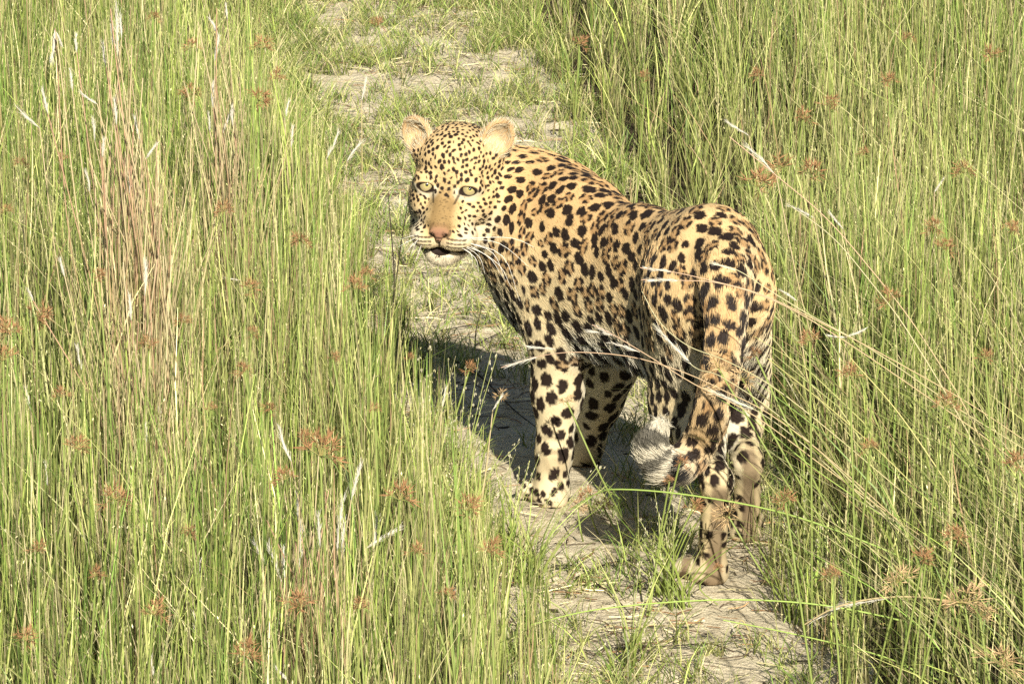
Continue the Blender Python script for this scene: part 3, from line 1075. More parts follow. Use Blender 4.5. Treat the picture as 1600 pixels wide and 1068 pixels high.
def bank(side, n, name, label):
    rb = Ribbons()
    x, y = scatter(n, -3, 3, 3.6, 18)
    x, y = clump(x, y)
    d = (x - path_c(y)) * side - path_h(y)
    k = d > -.03
    x, y, d = x[k], y[k], d[k]
    if side > 0:          # right of the path the far verge is lower, thinner grass
        lowzone = smooth01(y, 8.4, 10.2) * smooth01(.62 + .3 * (vnoise(np.stack([x, y, 0 * x], -1), 2.0, 66) - .5) - d, 0, .45)
    else:
        lowzone = smooth01(y, 10.2, 11.6) * smooth01(.36 - d, 0, .12)
    n = len(x)
    P = np.stack([x, y, surf(x, y)], -1)
    tall = smooth01(d, -.03, .26)
    patch = vnoise(P * np.array([1, 1, 0]), 2.3, 61)
    h = (.14 + .30 * tall) * (.62 + .42 * rng.random(n) + .35 * (patch - .5))
    h = h + .12 * tall * (rng.random(n) < .2)
    h = h * (1 - .50 * lowzone)
    drop = rng.random(n) < lowzone * .15 + .5 * smooth01(-d, -.04, .03)
    # thin out close to the camera side of the left bank so that the path shows
    keep = ~drop
    P, h, d, lowzone, patch = P[keep], h[keep], d[keep], lowzone[keep], patch[keep]
    n = len(P)
    rightlean = (side > 0) & (P[:, 1] < 8.2) & (P[:, 0] > .55)
    az = rng.random(n) * 2 * math.pi
    lean = np.abs(rng.normal(0, .10, n)) + .28 * lowzone * rng.random(n)
    k = rng.random(n) < .12
    lean[k] += .30 * rng.random(k.sum())
    k2 = (rng.random(n) < np.where(rightlean, .20, .03))
    az[k2] = math.pi + rng.normal(0, .3, k2.sum()); lean[k2] = .35 + .45 * rng.random(k2.sum()); h[k2] *= 1.15
    yel = vnoise(P * np.array([1, 1, 0]), 1.7, 71)
    c1 = pick(n, (3.2, 2.5, 2.8, 2.0), (G1, G2, G3, STRAW))
    c1 = mixc(c1, G3 * 1.1, np.clip(yel - .4, 0, 1) * .6)
    c0 = c1 * .3 + BASEC * .7  # blade foot darker than its tip: sheath colour with painted shade
    k = rng.random(n) < .045
    c1[k] = PINK * np.exp(rng.normal(0, .2, k.sum()))[:, None]
    w = np.where(rng.random(n) < .25, .0037, .0021) * (.7 + .6 * rng.random(n))
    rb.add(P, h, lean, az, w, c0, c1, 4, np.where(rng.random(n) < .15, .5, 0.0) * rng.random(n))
    # undergrowth: short fine leaves and dead thatch that close the floor of the sward
    m = int(n * .32)
    j = rng.choice(n, m)
    Q_ = P[j] + rng.normal(0, .02, (m, 3)) * np.array([1, 1, 0])
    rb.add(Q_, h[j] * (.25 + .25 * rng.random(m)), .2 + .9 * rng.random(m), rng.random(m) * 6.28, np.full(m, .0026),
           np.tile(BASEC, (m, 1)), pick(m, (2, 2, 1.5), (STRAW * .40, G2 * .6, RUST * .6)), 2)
    # fine panicles with pale grains
    k = np.nonzero((rng.random(n) < .10) & (h > .2))[0]
    m = len(k)
    top = P[k].copy()
    dirv = np.stack([np.cos(az[k]), np.sin(az[k]), np.zeros(m)], -1)
    top = top + dirv * (lean[k] * h[k])[:, None]; top[:, 2] = P[k][:, 2] + h[k] * (1 - .25 * lean[k])
    for g in range(15):
        o = rng.normal(0, .0065, (m, 3)); o[:, 2] = -rng.random(m) * .085 + .02
        col = pick(m, (3, 2, .7), (np.array([.42, .42, .17]), STRAW * .9, np.array([.52, .49, .27])))
        rb.grains(top + o, np.full(m, .0026) * (.7 + .6 * rng.random(m)), col, np.array([0, 0, 1.0]) + rng.normal(0, .35, (m, 3)))
    o = rb.build(name, m_grass)
    tag(o, label, 'grass', kind='stuff')
    return o


NB = 215000
bank(-1, NB, 'tall_grass', 'tall yellow-green grass sward standing left of the sandy path')
bank(1, NB, 'tall_grass', 'tall yellow-green grass sward standing right of the path behind the leopard')


def paw_clear(x, y, r=.06):
    k = np.ones(len(x), bool)
    for q in (HLball, HRball, FLball, FRball, HLtoe, FLtoe):
        dy_ = y - q[1]
        k &= np.hypot(x - q[0], np.where(dy_ < 0, dy_ / 4.5, dy_)) > r
    return k


# short tufts and creeping grass on the path
rb = Ribbons()
n = 6000
ty = rng.uniform(4.5, 15, n); tx = path_c(ty) + rng.uniform(-1, 1, n) * (path_h(ty) + .10)
dens_ = .24 + .26 * smooth01(ty, 8.6, 11.5) + .40 * smooth01(np.abs(tx - path_c(ty)) / path_h(ty), .55, 1.0)
k = rng.random(n) < dens_ * .62 * (.35 + 1.3 * smooth01(vnoise(np.stack([tx, ty, 0 * tx], -1), 3.2, 91), .35, .65))
tx, ty = tx[k], ty[k]
k = paw_clear(tx, ty); tx, ty = tx[k], ty[k]
for tx_, ty_ in zip(tx, ty):
    m = rng.integers(9, 26)
    P = np.stack([tx_ + rng.normal(0, .014, m), ty_ + rng.normal(0, .014, m), np.full(m, float(surf(np.array([tx_]), np.array([ty_]))[0]))], -1)
    hh = (.028 + .055 * rng.random(m)) * rng.uniform(.6, 1.3)
    c1 = pick(m, (2, 2, 2, 1.2), (G1, G2, G3, STRAW))
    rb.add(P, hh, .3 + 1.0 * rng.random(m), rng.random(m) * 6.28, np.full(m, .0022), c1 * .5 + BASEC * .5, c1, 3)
tag(rb.build('short_grass', m_grass), 'short green grass tufts creeping over the sandy path', 'grass', kind='stuff')

# dead litter on the path: fallen stalks and rootlets
rb = Ribbons()
n = 22000
ly = rng.uniform(4.5, 15, n); lx = path_c(ly) + rng.uniform(-1, 1, n) * (path_h(ly) + .12)
pp_ = np.stack([lx, ly, 0 * lx], -1)
k = rng.random(n) < (.18 + 1.1 * smooth01(vnoise(pp_, 5, 81), .40, .75))
lx, ly = lx[k], ly[k]
n = len(lx)
az = rng.normal(0, .8, n) + np.where(rng.random(n) < .5, 0, math.pi)
L = rng.uniform(.015, .075, n)
zz = path_z(lx[None], ly[None])[0] + rng.uniform(.002, .012, n)
root = np.stack([lx, ly, zz], -1)
cc = pick(n, (2.2, 1.8, 1.7, 2.4), (STRAW, RUST, np.array([.09, .06, .035]), np.array([.33, .28, .19])))
t = np.linspace(0, 1, 4)
V_, C_ = [], []
bend = rng.normal(0, .25, n)
wdt = rng.uniform(.0004, .0011, n)
for tk in t:
    a2 = az + bend * tk * 2
    p = root + np.stack([np.cos(a2), np.sin(a2), rng.normal(0, .03, n)], -1) * (L * tk)[:, None]
    s_ = np.stack([-np.sin(a2), np.cos(a2), np.full(n, .6)], -1) * wdt[:, None]
    V_ += [p - s_, p + s_]; C_ += [cc, cc]
V_ = np.stack(V_, 1); C_ = np.stack(C_, 1)
base = np.arange(n)[:, None] * 8
for kk_ in range(3):
    a = base + 2 * kk_
    rb.q.append(np.concatenate([a, a + 1, a + 3, a + 2], 1))
rb.v.append(V_.reshape(-1, 3)); rb.c.append(C_.reshape(-1, 3)); rb.n += n * 8
tag(rb.build('dead_grass_litter', material('dry_litter', attr='tint', rough=.8)), 'dead brown stalks and rootlets lying on the sandy path', 'litter', kind='stuff')

# ------------------------------------------------------------------ where a thing stands, in words (each label its own)
def where(px, py):
    if px < 130: hx = 'far left in the grass'
    elif px < 260: hx = 'left part of left-hand grass'
    elif px < 400: hx = 'middle of left-hand grass'
    elif px < 520: hx = 'right part of left-hand grass'
    elif px < 640: hx = 'just left of the path'
    elif px < 840: hx = 'under the leopard\'s head'
    elif px < 1230: hx = 'behind the leopard\'s back'
    elif px < 1330: hx = 'just right of the leopard'
    elif px < 1470: hx = 'middle of right-hand grass'
    else: hx = 'far right in the grass'
    vy = ['at the top', 'above ear height', 'at ear height', 'at muzzle height', 'at chest height', 'at belly height', 'at tail-tip height',
          'at front-paw height', 'at hind-paw height', 'at the bottom'][int(np.searchsorted([60, 165, 260, 380, 500, 620, 730, 840, 960], py))]
    return hx + ', ' + vy


PLACED = []          # (thing, label, px, py); things that share a spot are told apart at the very end


def label_for(what, px, py):
    s = what + ' ' + where(px, py)
    PLACED.append((s, px, py))
    return s


def tell_apart():
    cells = {}
    things = [o for o in scene.objects if o.parent is None and o.get('category') in ('sedge', 'grass stalk')]
    byl = {}
    for o in things: byl.setdefault(o['label'], []).append(o)
    for s, px, py in PLACED: cells.setdefault(s, []).append((px, py))
    for s, spots in cells.items():
        obs = byl.get(s, [])
        if len(spots) < 2 or len(obs) != len(spots): continue
        # objects were made in the same order as their spots
        order = list(zip(spots, obs))
        xs_, ys_ = [p[0] for p in spots], [p[1] for p in spots]
        if len(order) == 2:
            if abs(ys_[0] - ys_[1]) > abs(xs_[0] - xs_[1]):
                order.sort(key=lambda t: t[0][1]); names = ['upper one', 'lower one']
            else:
                order.sort(key=lambda t: t[0][0]); names = ['left one', 'right one']
        else:
            order.sort(key=lambda t: t[0][0])
            names = ['leftmost'] + ['%s from left' % w for w in ('second', 'third', 'fourth', 'fifth')][:len(order) - 2] + ['rightmost']
        for (p, o), nme in zip(order, names): o['label'] = s + ', ' + nme


def depth_for(py, z0):
    v = (534 - py) / FPX
    return (CAM_H - z0) * (math.cos(PITCH) + v * math.sin(PITCH)) / (math.sin(PITCH) - v * math.cos(PITCH))


m_stem = material('dry_stem', attr='tint', rough=.55, spec=.3)
m_plume = material('plume', attr='tint', rough=.6, spec=.3, transl=.25)
m_sedge = material('sedge', attr='tint', rough=.7, spec=.15, noise=(220, .25))


def tinted_tube(name, pts, radii, c0, c1, sides=5, mat=None, parent=None):
    vs, fs = tube_np(pts, radii, sides)
    t = np.repeat(np.linspace(0, 1, len(pts)), sides)[:, None]
    return link_mesh(name, mesh_np(name, vs, fs, 4, colors=c0 * (1 - t) + c1 * t), mat or m_stem, parent)


def plume_mesh(p0, p1, w, curve, tone=1.0):
    """feathery white spike from p0 to p1: a slim core and many fine awns"""
    r_ = np.random.default_rng(int(abs(p0[0] * 9173 + p1[2] * 3571) * 10) % 99999)
    L = np.linalg.norm(p1 - p0)
    ax = (p1 - p0) / L
    s1 = unit(np.cross(ax, [.1, 1, .2])); s2 = np.cross(ax, s1)
    bow = s1 * curve * L
    t = np.linspace(0, 1, 9)
    core = p0 + ax * (L * t)[:, None] + bow * (np.sin(t * math.pi))[:, None] * .5
    rad = w * np.array([.25, .7, .95, 1, .92, .75, .5, .28, .05]) * .55
    vs, fs = tube_np(core, rad, 6)
    col = [np.tile(np.array([.66, .62, .52]) * tone, (len(vs), 1)) * np.exp(r_.normal(0, .08, (len(vs), 1)))]
    V_, F_ = [vs], [fs]
    n0 = len(vs)
    m = 46
    tt = r_.random(m) * .8
    a = r_.random(m) * 6.28
    out = s1 * np.cos(a)[:, None] + s2 * np.sin(a)[:, None]
    st = p0 + ax * (L * tt)[:, None] + bow * np.sin(tt * math.pi)[:, None] * .5
    ln = L * r_.uniform(.14, .30, m)
    d = unit(ax + out * r_.uniform(.08, .30, (m, 1)))
    sd = unit(np.cross(d, [.2, 1, .1])) * .00035
    e = st + out * w * .4 + d * ln[:, None]
    q = np.stack([st - sd, st + sd, e + sd * .3, e - sd * .3], 1).reshape(-1, 3)
    V_.append(q); F_.append(n0 + np.arange(m)[:, None] * 4 + np.arange(4)[None])
    col.append(np.repeat(np.array([.74, .70, .60]) * tone * np.exp(r_.normal(0, .1, (m, 1))), 4, axis=0))
    return mesh_np('plume', np.concatenate(V_), np.concatenate(F_), 4, colors=np.clip(np.concatenate(col), 0, .85))


STEM_LO, STEM_HI, STEM_RED = np.array([.33, .29, .12]), np.array([.52, .42, .25]), np.array([.45, .275, .18])


def spike(parent, base, tip, Y, w=.0032, tone=1.0, curve=None):
    p0, p1 = at(*base, Y), at(*tip, Y + rng.normal(0, .015))
    o = link_mesh('plume', plume_mesh(p0, p1, w, rng.normal(0, .06) if curve is None else curve, tone), m_plume, parent)
    return p0


def bunch(root_px, Y, spikes, label, nbare, red=.5, spread=.06, h=(.45, .75)):
    """a dry bunchgrass plant: stems (parts), each with its plume (sub-part)"""
    x0 = at(root_px, 534, Y)[0]
    root = np.array([x0, Y, 0.02])
    pl = tag(empty('bunchgrass', tuple(root)), label, 'grass clump', 'dry bunchgrass clumps with white plumes')
    def stem(top, rootp, c):
        mid = rootp * .5 + top * .5 + np.array([rng.normal(0, .022), rng.normal(0, .022), .0]) + (rootp - top) * np.array([.10, .1, 0])
        pts = spline([rootp, mid, top], 12)
        st = tinted_tube('stem', pts, np.linspace(.0019, .0009, 12), STEM_LO, c, 5, m_stem, pl)
        return st
    for base, tip in spikes:
        Yk = Y + rng.normal(0, .04)
        top = at(*base, Yk)
        rp = root + np.array([rng.normal(0, spread * .5), rng.normal(0, spread * .5), 0])
        c = STEM_RED if rng.random() < red else STEM_HI
        st = stem(top, rp, c * rng.uniform(.8, 1.15))
        o = link_mesh('plume', plume_mesh(top, at(*tip, Yk), rng.uniform(.0026, .0042), rng.normal(0, .06), rng.uniform(.85, 1.05)), m_plume, pl)
        o.parent = st
    for i in range(nbare):
        rp = root + np.array([rng.normal(0, spread), rng.normal(0, spread), 0])
        top = root + np.array([rng.normal(0, spread * 1.1) + (at(spikes[0][0][0], 534, Y)[0] - x0) * rng.random() * .6, rng.normal(0, .06), rng.uniform(*h)])
        c = STEM_RED if rng.random() < red else STEM_HI
        stem(top, rp, c * rng.uniform(.75, 1.15))
    # dry leaves of the clump, too many to count
    rbk = Ribbons(); m = nbare * 14
    P = root + rng.normal(0, spread, (m, 3)) * np.array([1, 1, 0])
    rbk.add(P, rng.uniform(h[0] * .5, h[1] * .8, m), np.abs(rng.normal(.05, .12, m)), rng.random(m) * 6.28, np.full(m, .003), np.tile(STEM_LO, (m, 1)),
            pick(m, (2, 1.5, 1), (STEM_HI, STRAW, STEM_RED)), 4)
    o = rbk.build('dry_leaves', m_grass, pl); o['kind'] = 'stuff'
    return pl


bunch(225, 7.95, [((86, 45), (78, 103)), ((88, 50), (98, 76)), ((176, 70), (172, 26)), ((184, 88), (181, -6)), ((166, 105), (161, 62)), ((120, 82), (119, 50)), ((113, 142), (108, 106)),
                  ((152, 163), (123, 140)), ((75, 178), (66, 135)), ((182, 195), (177, 148)), ((148, 220), (144, 180)), ((160, 245), (163, 212)), ((228, 248), (247, 222)),
                  ((218, 218), (209, 178)), ((190, 60), (188, 22)), ((205, 310), (203, 262)), ((140, 300), (130, 262))],
      'tallest dry pink-stemmed bunchgrass with many white plumes, at the left of the photo', 22, .45, .026, (.55, .86))
bunch(238, 7.5, [((226, 462), (224, 400)), ((128, 578), (121, 535)), ((101, 432), (93, 400)), ((245, 690), (248, 632)), ((52, 470), (40, 448)), ((205, 500), (201, 455))],
      'dry straw bunchgrass with few plumes below the tallest pink-stemmed clump', 14, .3, .03, (.40, .62))
bunch(352, 8.9, [((335, 95), (343, 50)), ((340, 55), (323, 25)), ((333, 168), (334, 125)), ((355, 30), (352, 2)), ((364, 197), (363, 160)), ((328, 205), (325, 172)), ((347, 212), (365, 172))],
      'dry bunchgrass with white plumes at the top, left of the path', 10, .5, .03, (.45, .72))
bunch(472, 6.6, [((455, 720), (436, 662)), ((549, 780), (569, 715)), ((527, 860), (540, 765)), ((440, 908), (415, 842)), ((418, 885), (391, 840)), ((445, 902), (443, 850)),
                 ((500, 855), (497, 795)), ((466, 812), (462, 765)), ((415, 1008), (443, 945)), ((421, 1012), (449, 950)), ((535, 870), (540, 805)), ((468, 885), (471, 800))],
      'dry orange-stemmed bunchgrass with white plumes at the bottom, left of the path', 20, .5, .028, (.22, .46))


def lone(base, tip, Y, dx=0.0, what='white feathery plume', w=.0034, stemc=None, tone=1.0):
    top = at(*base, Y)
    root = np.array([top[0] + dx, Y, .02])
    e = tag(empty('plume_stalk', tuple(root)), label_for(what, *tip), 'grass stalk', 'single plume stalks in the grass')
    mid = (root + top) / 2 + np.array([-dx * .12, 0, .02])
    st = tinted_tube('stem', spline([root, mid, top], 10), np.linspace(.0017, .0009, 10), STEM_LO, stemc if stemc is not None else STEM_HI, 5, m_stem, e)
    link_mesh('plume', plume_mesh(top, at(*tip, Y), w, rng.normal(0, .05), tone), m_plume, e)


for b_p, t_p, Y, dx, w in [((572, 856), (633, 820), 6.75, -.10, .0036), ((583, 858), (590, 800), 6.8, .0, .0042), ((542, 252), (569, 220), 9.4, -.03, .0042), ((565, 157), (572, 118), 10.6, 0, .0042),
                           ((445, 187), (452, 152), 9.3, .02, .0036), ((455, 230), (458, 193), 9.1, .02, .0036), ((510, 248), (530, 198), 9.3, .03, .0036), ((62, 200), (22, 163), 8.1, .08, .0022),
                           ((312, 925), (312, 868), 6.7, .02, .0036), ((308, 992), (299, 950), 6.5, .03, .0036), ((537, 1052), (535, 1015), 6.3, .0, .0040), ((449, 1062), (428, 1036), 6.2, .04, .0040),
                           ((376, 438), (350, 434), 8.4, .06, .0022), ((229, 690), (228, 655), 7.3, .0, .0030), ((1213, 275), (1158, 222), 8.2, .14, .0017), ((1272, 340), (1226, 318), 8.4, .10, .0026),
                           ((1318, 358), (1294, 328), 8.4, .10, .0030), ((1170, 212), (1130, 186), 9.0, .12, .0020), ((1322, 526), (1356, 512), 7.9, -.03, .0022), ((1322, 527), (1288, 522), 7.7, .04, .0022),
                           ((1460, 300), (1476, 276), 8.6, .0, .0018), ((1245, 470), (1216, 452), 8.0, .06, .0016), ((1150, 990), (1138, 968), 7.3, .02, .0012), ((770, 640), (786, 614), 7.7, -.03, .0012),
                           ((690, 640), (697, 600), 7.7, -.02, .0014), ((240, 1055), (236, 1020), 6.4, .0, .0030), ((75, 760), (70, 716), 7.1, .0, .0026), ((48, 640), (40, 604), 7.3, .02, .0022)]:
    lone(b_p, t_p, Y, dx, w=w)


# stalks that arch in from the right and cross in front of the leopard
def arch(name_label, pts, Y0, Y1, c, r=(.0006, .0011), spikelen=0, twin=None, leaf=False):
    ys = np.linspace(Y0, Y1, len(pts))
    P = [at(px, py, y) for (px, py), y in zip(pts, ys)]
    last = P[-1]
    rootp = np.array([last[0] + .03 + .25 * rng.random(), last[1] + rng.normal(0, .06), .01])
    P = P + [rootp]
    e = tag(empty('arching_grass_stalk', tuple(rootp)), name_label, 'grass stalk', 'grass stalks arching in from the right')
    sp = spline(P, 36)
    cc = c
    tinted_tube('stem', sp, np.linspace(r[0], r[1], 36), cc * 1.1, STEM_LO * 1.1 if not leaf else cc * .9, 5, m_stem, e)
    if spikelen:
        k = min(int(spikelen), len(P) - 2)
        p0, p1 = P[k], P[0]
        link_mesh('plume', plume_mesh(p0, p1, .0015, 0.0, 1.1), m_plume, e)
    if twin:
        for tp in twin:
            q0, q1 = at(*tp[0], Y0), at(*tp[1], Y0)
            link_mesh('plume', plume_mesh(q1, q0, .0016, 0.0, 1.0), m_plume, e)
    return e


PINKS = np.array([.50, .33, .23]); WSTR = np.array([.46, .43, .26]); GRN = np.array([.22, .30, .07])
arch('upper of two white-tipped pink stalks crossing the leopard\'s thigh and tail', [(1000, 418), (1052, 425), (1110, 438), (1190, 460), (1275, 500), (1400, 565), (1560, 660), (1700, 780)], 7.30, 7.2, PINKS, spikelen=1)
arch('lower of two white-tipped pink stalks crossing the leopard\'s thigh', [(1002, 437), (1062, 438), (1128, 443), (1210, 470), (1300, 520), (1420, 600), (1560, 700), (1690, 820)], 7.27, 7.2, PINKS, spikelen=1)
arch('white-tipped stalk crossing the leopard\'s rump to the right', [(1108, 410), (1152, 422), (1200, 452), (1262, 490), (1360, 545), (1500, 640), (1680, 760)], 7.33, 7.25, WSTR, spikelen=1)
arch('thin straw stalk running down across the leopard\'s left thigh', [(1003, 455), (1030, 502), (1075, 540), (1140, 566), (1230, 620), (1400, 760), (1600, 930)], 7.33, 7.15, WSTR)
arch('white-tipped stalk crossing the leopard\'s belly fur', [(925, 507), (962, 525), (1020, 560), (1085, 600), (1180, 650), (1330, 760), (1600, 950)], 7.32, 7.15, PINKS, spikelen=1, twin=[((913, 516), (960, 523)), ((950, 533), (1000, 550))])
arch('short white-tipped stalk slanting across the leopard\'s thigh above the tail', [(1020, 505), (1082, 571), (1130, 590), (1230, 660), (1380, 800), (1560, 980)], 7.35, 7.15, WSTR, spikelen=1)
arch('longest pink stalk, crossing the leopard from the front leg to the lower right', [(783, 574), (844, 556), (905, 550), (990, 558), (1070, 582), (1135, 612), (1200, 645), (1290, 712), (1420, 830), (1560, 975)], 7.4, 7.1, PINKS * 1.1, spikelen=1, twin=[((816, 541), (868, 545))])
arch('pale stalk passing over the leopard\'s hind legs to the right', [(1098, 605), (1180, 640), (1250, 690), (1340, 770), (1470, 890), (1600, 1030)], 7.35, 7.1, WSTR, spikelen=1)
arch('green stalk arching low across the front and hind paws', [(889, 797), (932, 771), (967, 764), (1062, 771), (1191, 793), (1300, 826), (1450, 890), (1600, 985)], 7.40, 7.15, GRN * 1.3, (.0010, .0018), leaf=True)
arch('green stalk arching low over the path below the hind paw', [(830, 975), (930, 952), (1080, 938), (1210, 938), (1330, 952), (1460, 985), (1560, 1040)], 7.05, 6.95, GRN * 1.4, (.0009, .0018), leaf=True)
arch('green stalk at the lower right of the path', [(1130, 968), (1250, 992), (1380, 1025), (1480, 1065)], 7.0, 6.9, GRN * 1.4, (.0009, .0016), leaf=True)
arch('pale brown forked dry stalk pointing left near the bottom right', [(1255, 976), (1312, 946), (1395, 932), (1480, 940), (1560, 985)], 6.9, 6.8, np.array([.46, .36, .20]), (.0011, .0020), twin=[((1290, 950), (1390, 934)), ((1262, 972), (1320, 945))])
arch('long pink stalk slanting down through the upper right grass', [(1140, 214), (1215, 276), (1290, 340), (1360, 420), (1430, 510), (1510, 640), (1600, 820)], 7.7, 7.4, PINKS, (.0007, .0013))
arch('thin pale stalk slanting through the grass right of the leopard\'s rump', [(1230, 318), (1300, 370), (1360, 440), (1420, 520), (1520, 690), (1620, 900)], 7.6, 7.3, WSTR, (.0007, .0016))
arch('green stalk slanting down from the leopard\'s hind leg to the right', [(1120, 620), (1190, 665), (1270, 730), (1370, 800), (1480, 880), (1600, 1000)], 7.35, 7.1, GRN * 1.4, leaf=True)
arch('yellow stalk crossing the right-hand grass below the leopard\'s tail height', [(1200, 560), (1300, 640), (1400, 730), (1500, 840), (1600, 980)], 7.35, 7.1, np.array([.42, .40, .14]), (.0007, .0013))
arch('broad yellow stalk bending down at the right edge', [(1330, 560), (1400, 640), (1470, 740), (1540, 850), (1610, 990)], 7.2, 7.0, np.array([.45, .42, .16]), (.0008, .0018))


# dark dry twigs
m_twig = material('dark_twig', (.035, .026, .018), rough=.7, noise=(90, .4))


def twig(pts, Y, label, r=.0018):
    P = [at(px, py, Y) for px, py in pts]
    vs, fs = tube_np(spline(P, 14), np.linspace(r, r * .4, 14), 5)
    tag(link_mesh('dry_twig', mesh_np('dry_twig', vs, fs, 4), m_twig), label, 'twig', 'dark dry twigs')


twig([(614, 500), (616, 430), (611, 360), (606, 296)], 9.3, 'left of two black upright twigs left of the leopard\'s chin')
twig([(612, 500), (620, 430), (630, 360), (639, 308)], 9.3, 'right of two black upright twigs left of the leopard\'s chin')
twig([(742, 545), (744, 515), (753, 478)], 9.12, 'upright black twig on the path in front of the chest', .0016)


def lying(pts, label, r=.0016):
    P = []
    for i, (px, py) in enumerate(pts):
        y = ground_y(py)
        p = at(px, py, y)
        P.append(p + np.array([0, -.02, .009]))
    vs, fs = tube_np(spline(P, 14), np.linspace(r, r * .45, 14), 5)
    tag(link_mesh('dry_twig', mesh_np('dry_twig', vs, fs, 4), m_twig), label, 'twig', 'dark dry twigs')


lying([(686, 520), (730, 512), (800, 502)], 'long thin twig lying across the path before the leopard\'s chest')
lying([(742, 542), (770, 528), (800, 514)], 'twig slanting on the path beside the leopard\'s chest')
lying([(700, 560), (750, 590), (800, 640), (835, 668)], 'twig lying in the shadow left of the front leg', .0022)
lying([(900, 905), (960, 880), (1040, 878)], 'twig lying between the front and hind paws', .0022)
lying([(930, 912), (960, 935), (985, 962)], 'short black twig on sand below the front paws')
lying([(820, 900), (880, 885), (925, 893)], 'pale twig at the left path edge below the front paw', .002)
lying([(960, 1015), (1060, 1010), (1160, 1002)], 'long twig lying across the path at the bottom', .0018)


# ------------------------------------------------------------------ sedges with brown umbels
def umbel_mesh(seed, pale=0.0):
    r_ = np.random.default_rng(seed)
    V_, F_, C_, n0 = [], [], [], 0
    def push(v, f, c):
        nonlocal n0
        V_.append(v); F_.append(np.asarray(f) + n0); C_.append(np.tile(c, (len(v), 1)) * np.exp(r_.normal(0, .12, (len(v), 1)))); n0 += len(v)
    def spindle(a, b, w, c):
        ax = unit(b - a); s = unit(np.cross(ax, [.3, .8, .5])); q = np.cross(ax, s); m = a * .55 + b * .45
        v = np.array([a, m + s * w, m + q * w, m - s * w, m - q * w, b])
        push(v, [(0, 1, 2, 2), (0, 2, 3, 3), (0, 3, 4, 4), (0, 4, 1, 1), (5, 2, 1, 1), (5, 3, 2, 2), (5, 4, 3, 3), (5, 1, 4, 4)], c)
    brown = np.array([.27, .15, .080]) * (1 - pale) + np.array([.46, .34, .19]) * pale
    rays = r_.integers(11, 18)
    for i in range(rays):
        az = r_.random() * 6.28; el = r_.uniform(-.2, 1.35)
        d = np.array([math.cos(az) * math.cos(el), math.sin(az) * math.cos(el), math.sin(el)])
        L = r_.uniform(.35, .8)
        end = d * L
        s = unit(np.cross(d, [.2, .3, .9])) * .012
        q = np.cross(d, unit(s)) * .012
        push(np.array([-s, s, end + s * .7, end - s * .7, -q, q, end + q * .7, end - q * .7]), [(0, 1, 2, 3), (4, 5, 6, 7)], np.array([.30, .25, .09]))
        for k in range(r_.integers(5, 9)):
            dd_ = unit(d * .7 + r_.normal(0, .62, 3))
            spindle(end * r_.uniform(.75, 1.0), end + dd_ * r_.uniform(.32, .66), .024, brown * r_.uniform(.7, 1.35) + np.array([.04, .02, .0]))
    F2 = np.concatenate(F_)
    me = bpy.data.meshes.new('flower_head')
    fl = [tuple(dict.fromkeys(f)) for f in F2.tolist()]
    me.from_pydata(np.concatenate(V_).tolist(), [], fl)
    a = me.color_attributes.new('tint', 'FLOAT_COLOR', 'POINT')
    c4 = np.ones((n0, 4), np.float32); c4[:, :3] = np.concatenate(C_)
    a.data.foreach_set('color', c4.ravel())
    me.materials.append(m_sedge)
    return me


UMB = [umbel_mesh(100 + i) for i in range(5)] + [umbel_mesh(200 + i, .8) for i in range(2)]


def stem_unit():
    vs, fs = tube_np(spline([np.array([0, 0, 0.]), np.array([.03, .0, .5]), np.array([0, 0, 1.])], 8), np.array([.0016] * 8), 5)
    me = mesh_np('stem', vs, fs, 4, colors=np.tile(np.array([.22, .27, .07]), (len(vs), 1)))
    me.materials.append(m_stem)
    return me


STEMU = stem_unit()


def bract_mesh(seed):
    r_ = np.random.default_rng(seed)
    V_, F_ = [], []
    for i in range(3):
        az = r_.random() * 6.28; d = np.array([math.cos(az), math.sin(az), 0])
        s = np.array([-d[1], d[0], 0]) * .05
        t = np.linspace(0, 1, 5)
        for k in range(5):
            p = d * t[k] * 2.0 + np.array([0, 0, .8 * t[k] - 1.3 * t[k] ** 2])
            V_ += [p - s * (1 - t[k] * .9), p + s * (1 - t[k] * .9)]
        b = i * 10
        F_ += [(b + 2 * k, b + 2 * k + 1, b + 2 * k + 3, b + 2 * k + 2) for k in range(4)]
    me = mesh_np('bract', np.array(V_), np.array(F_), 4, colors=np.tile(np.array([.20, .28, .07]), (30, 1)))
    me.materials.append(m_grass)
    return me


BR = [bract_mesh(i) for i in range(3)]


def sedge(px, py, rpx, Y=None, label=None, pale=False, dx=None, bracts=True):
    Y = depth_for(py, rng.uniform(.46, .56)) if Y is None else Y
    top = at(px, py, Y)
    top[2] = max(top[2], .06)
    dx = rng.normal(0, .05) if dx is None else dx
    root = np.array([top[0] + dx, Y, 0.0])
    r = rpx / (FPX / (Y / math.cos(PITCH)))
    e = tag(empty('sedge', tuple(root)), label or label_for('brown sedge head', px, py), 'sedge', 'brown-headed sedges in the grass')
    st = bpy.data.objects.new('stem', STEMU); COL.objects.link(st); st.parent = e
    d = Vector(top - root)
    st.rotation_mode = 'QUATERNION'; st.rotation_quaternion = d.to_track_quat('Z', 'Y')
    st.scale = (1.0, 1.0, d.length)
    fh = bpy.data.objects.new('flower_head', rng.choice(UMB[5:]) if pale else UMB[int(rng.integers(0, 5))]); COL.objects.link(fh); fh.parent = e
    fh.location = Vector(top - root); fh.scale = (r, r, r * .9); fh.rotation_euler = (rng.normal(0, .35), rng.normal(0, .35), rng.random() * 6.28)
    if bracts:
        b = bpy.data.objects.new('bract', BR[int(rng.integers(0, 3))]); COL.objects.link(b); b.parent = e
        b.location = Vector(top - root); b.scale = (r * .9,) * 3; b.rotation_euler = (0, 0, rng.random() * 6.28)


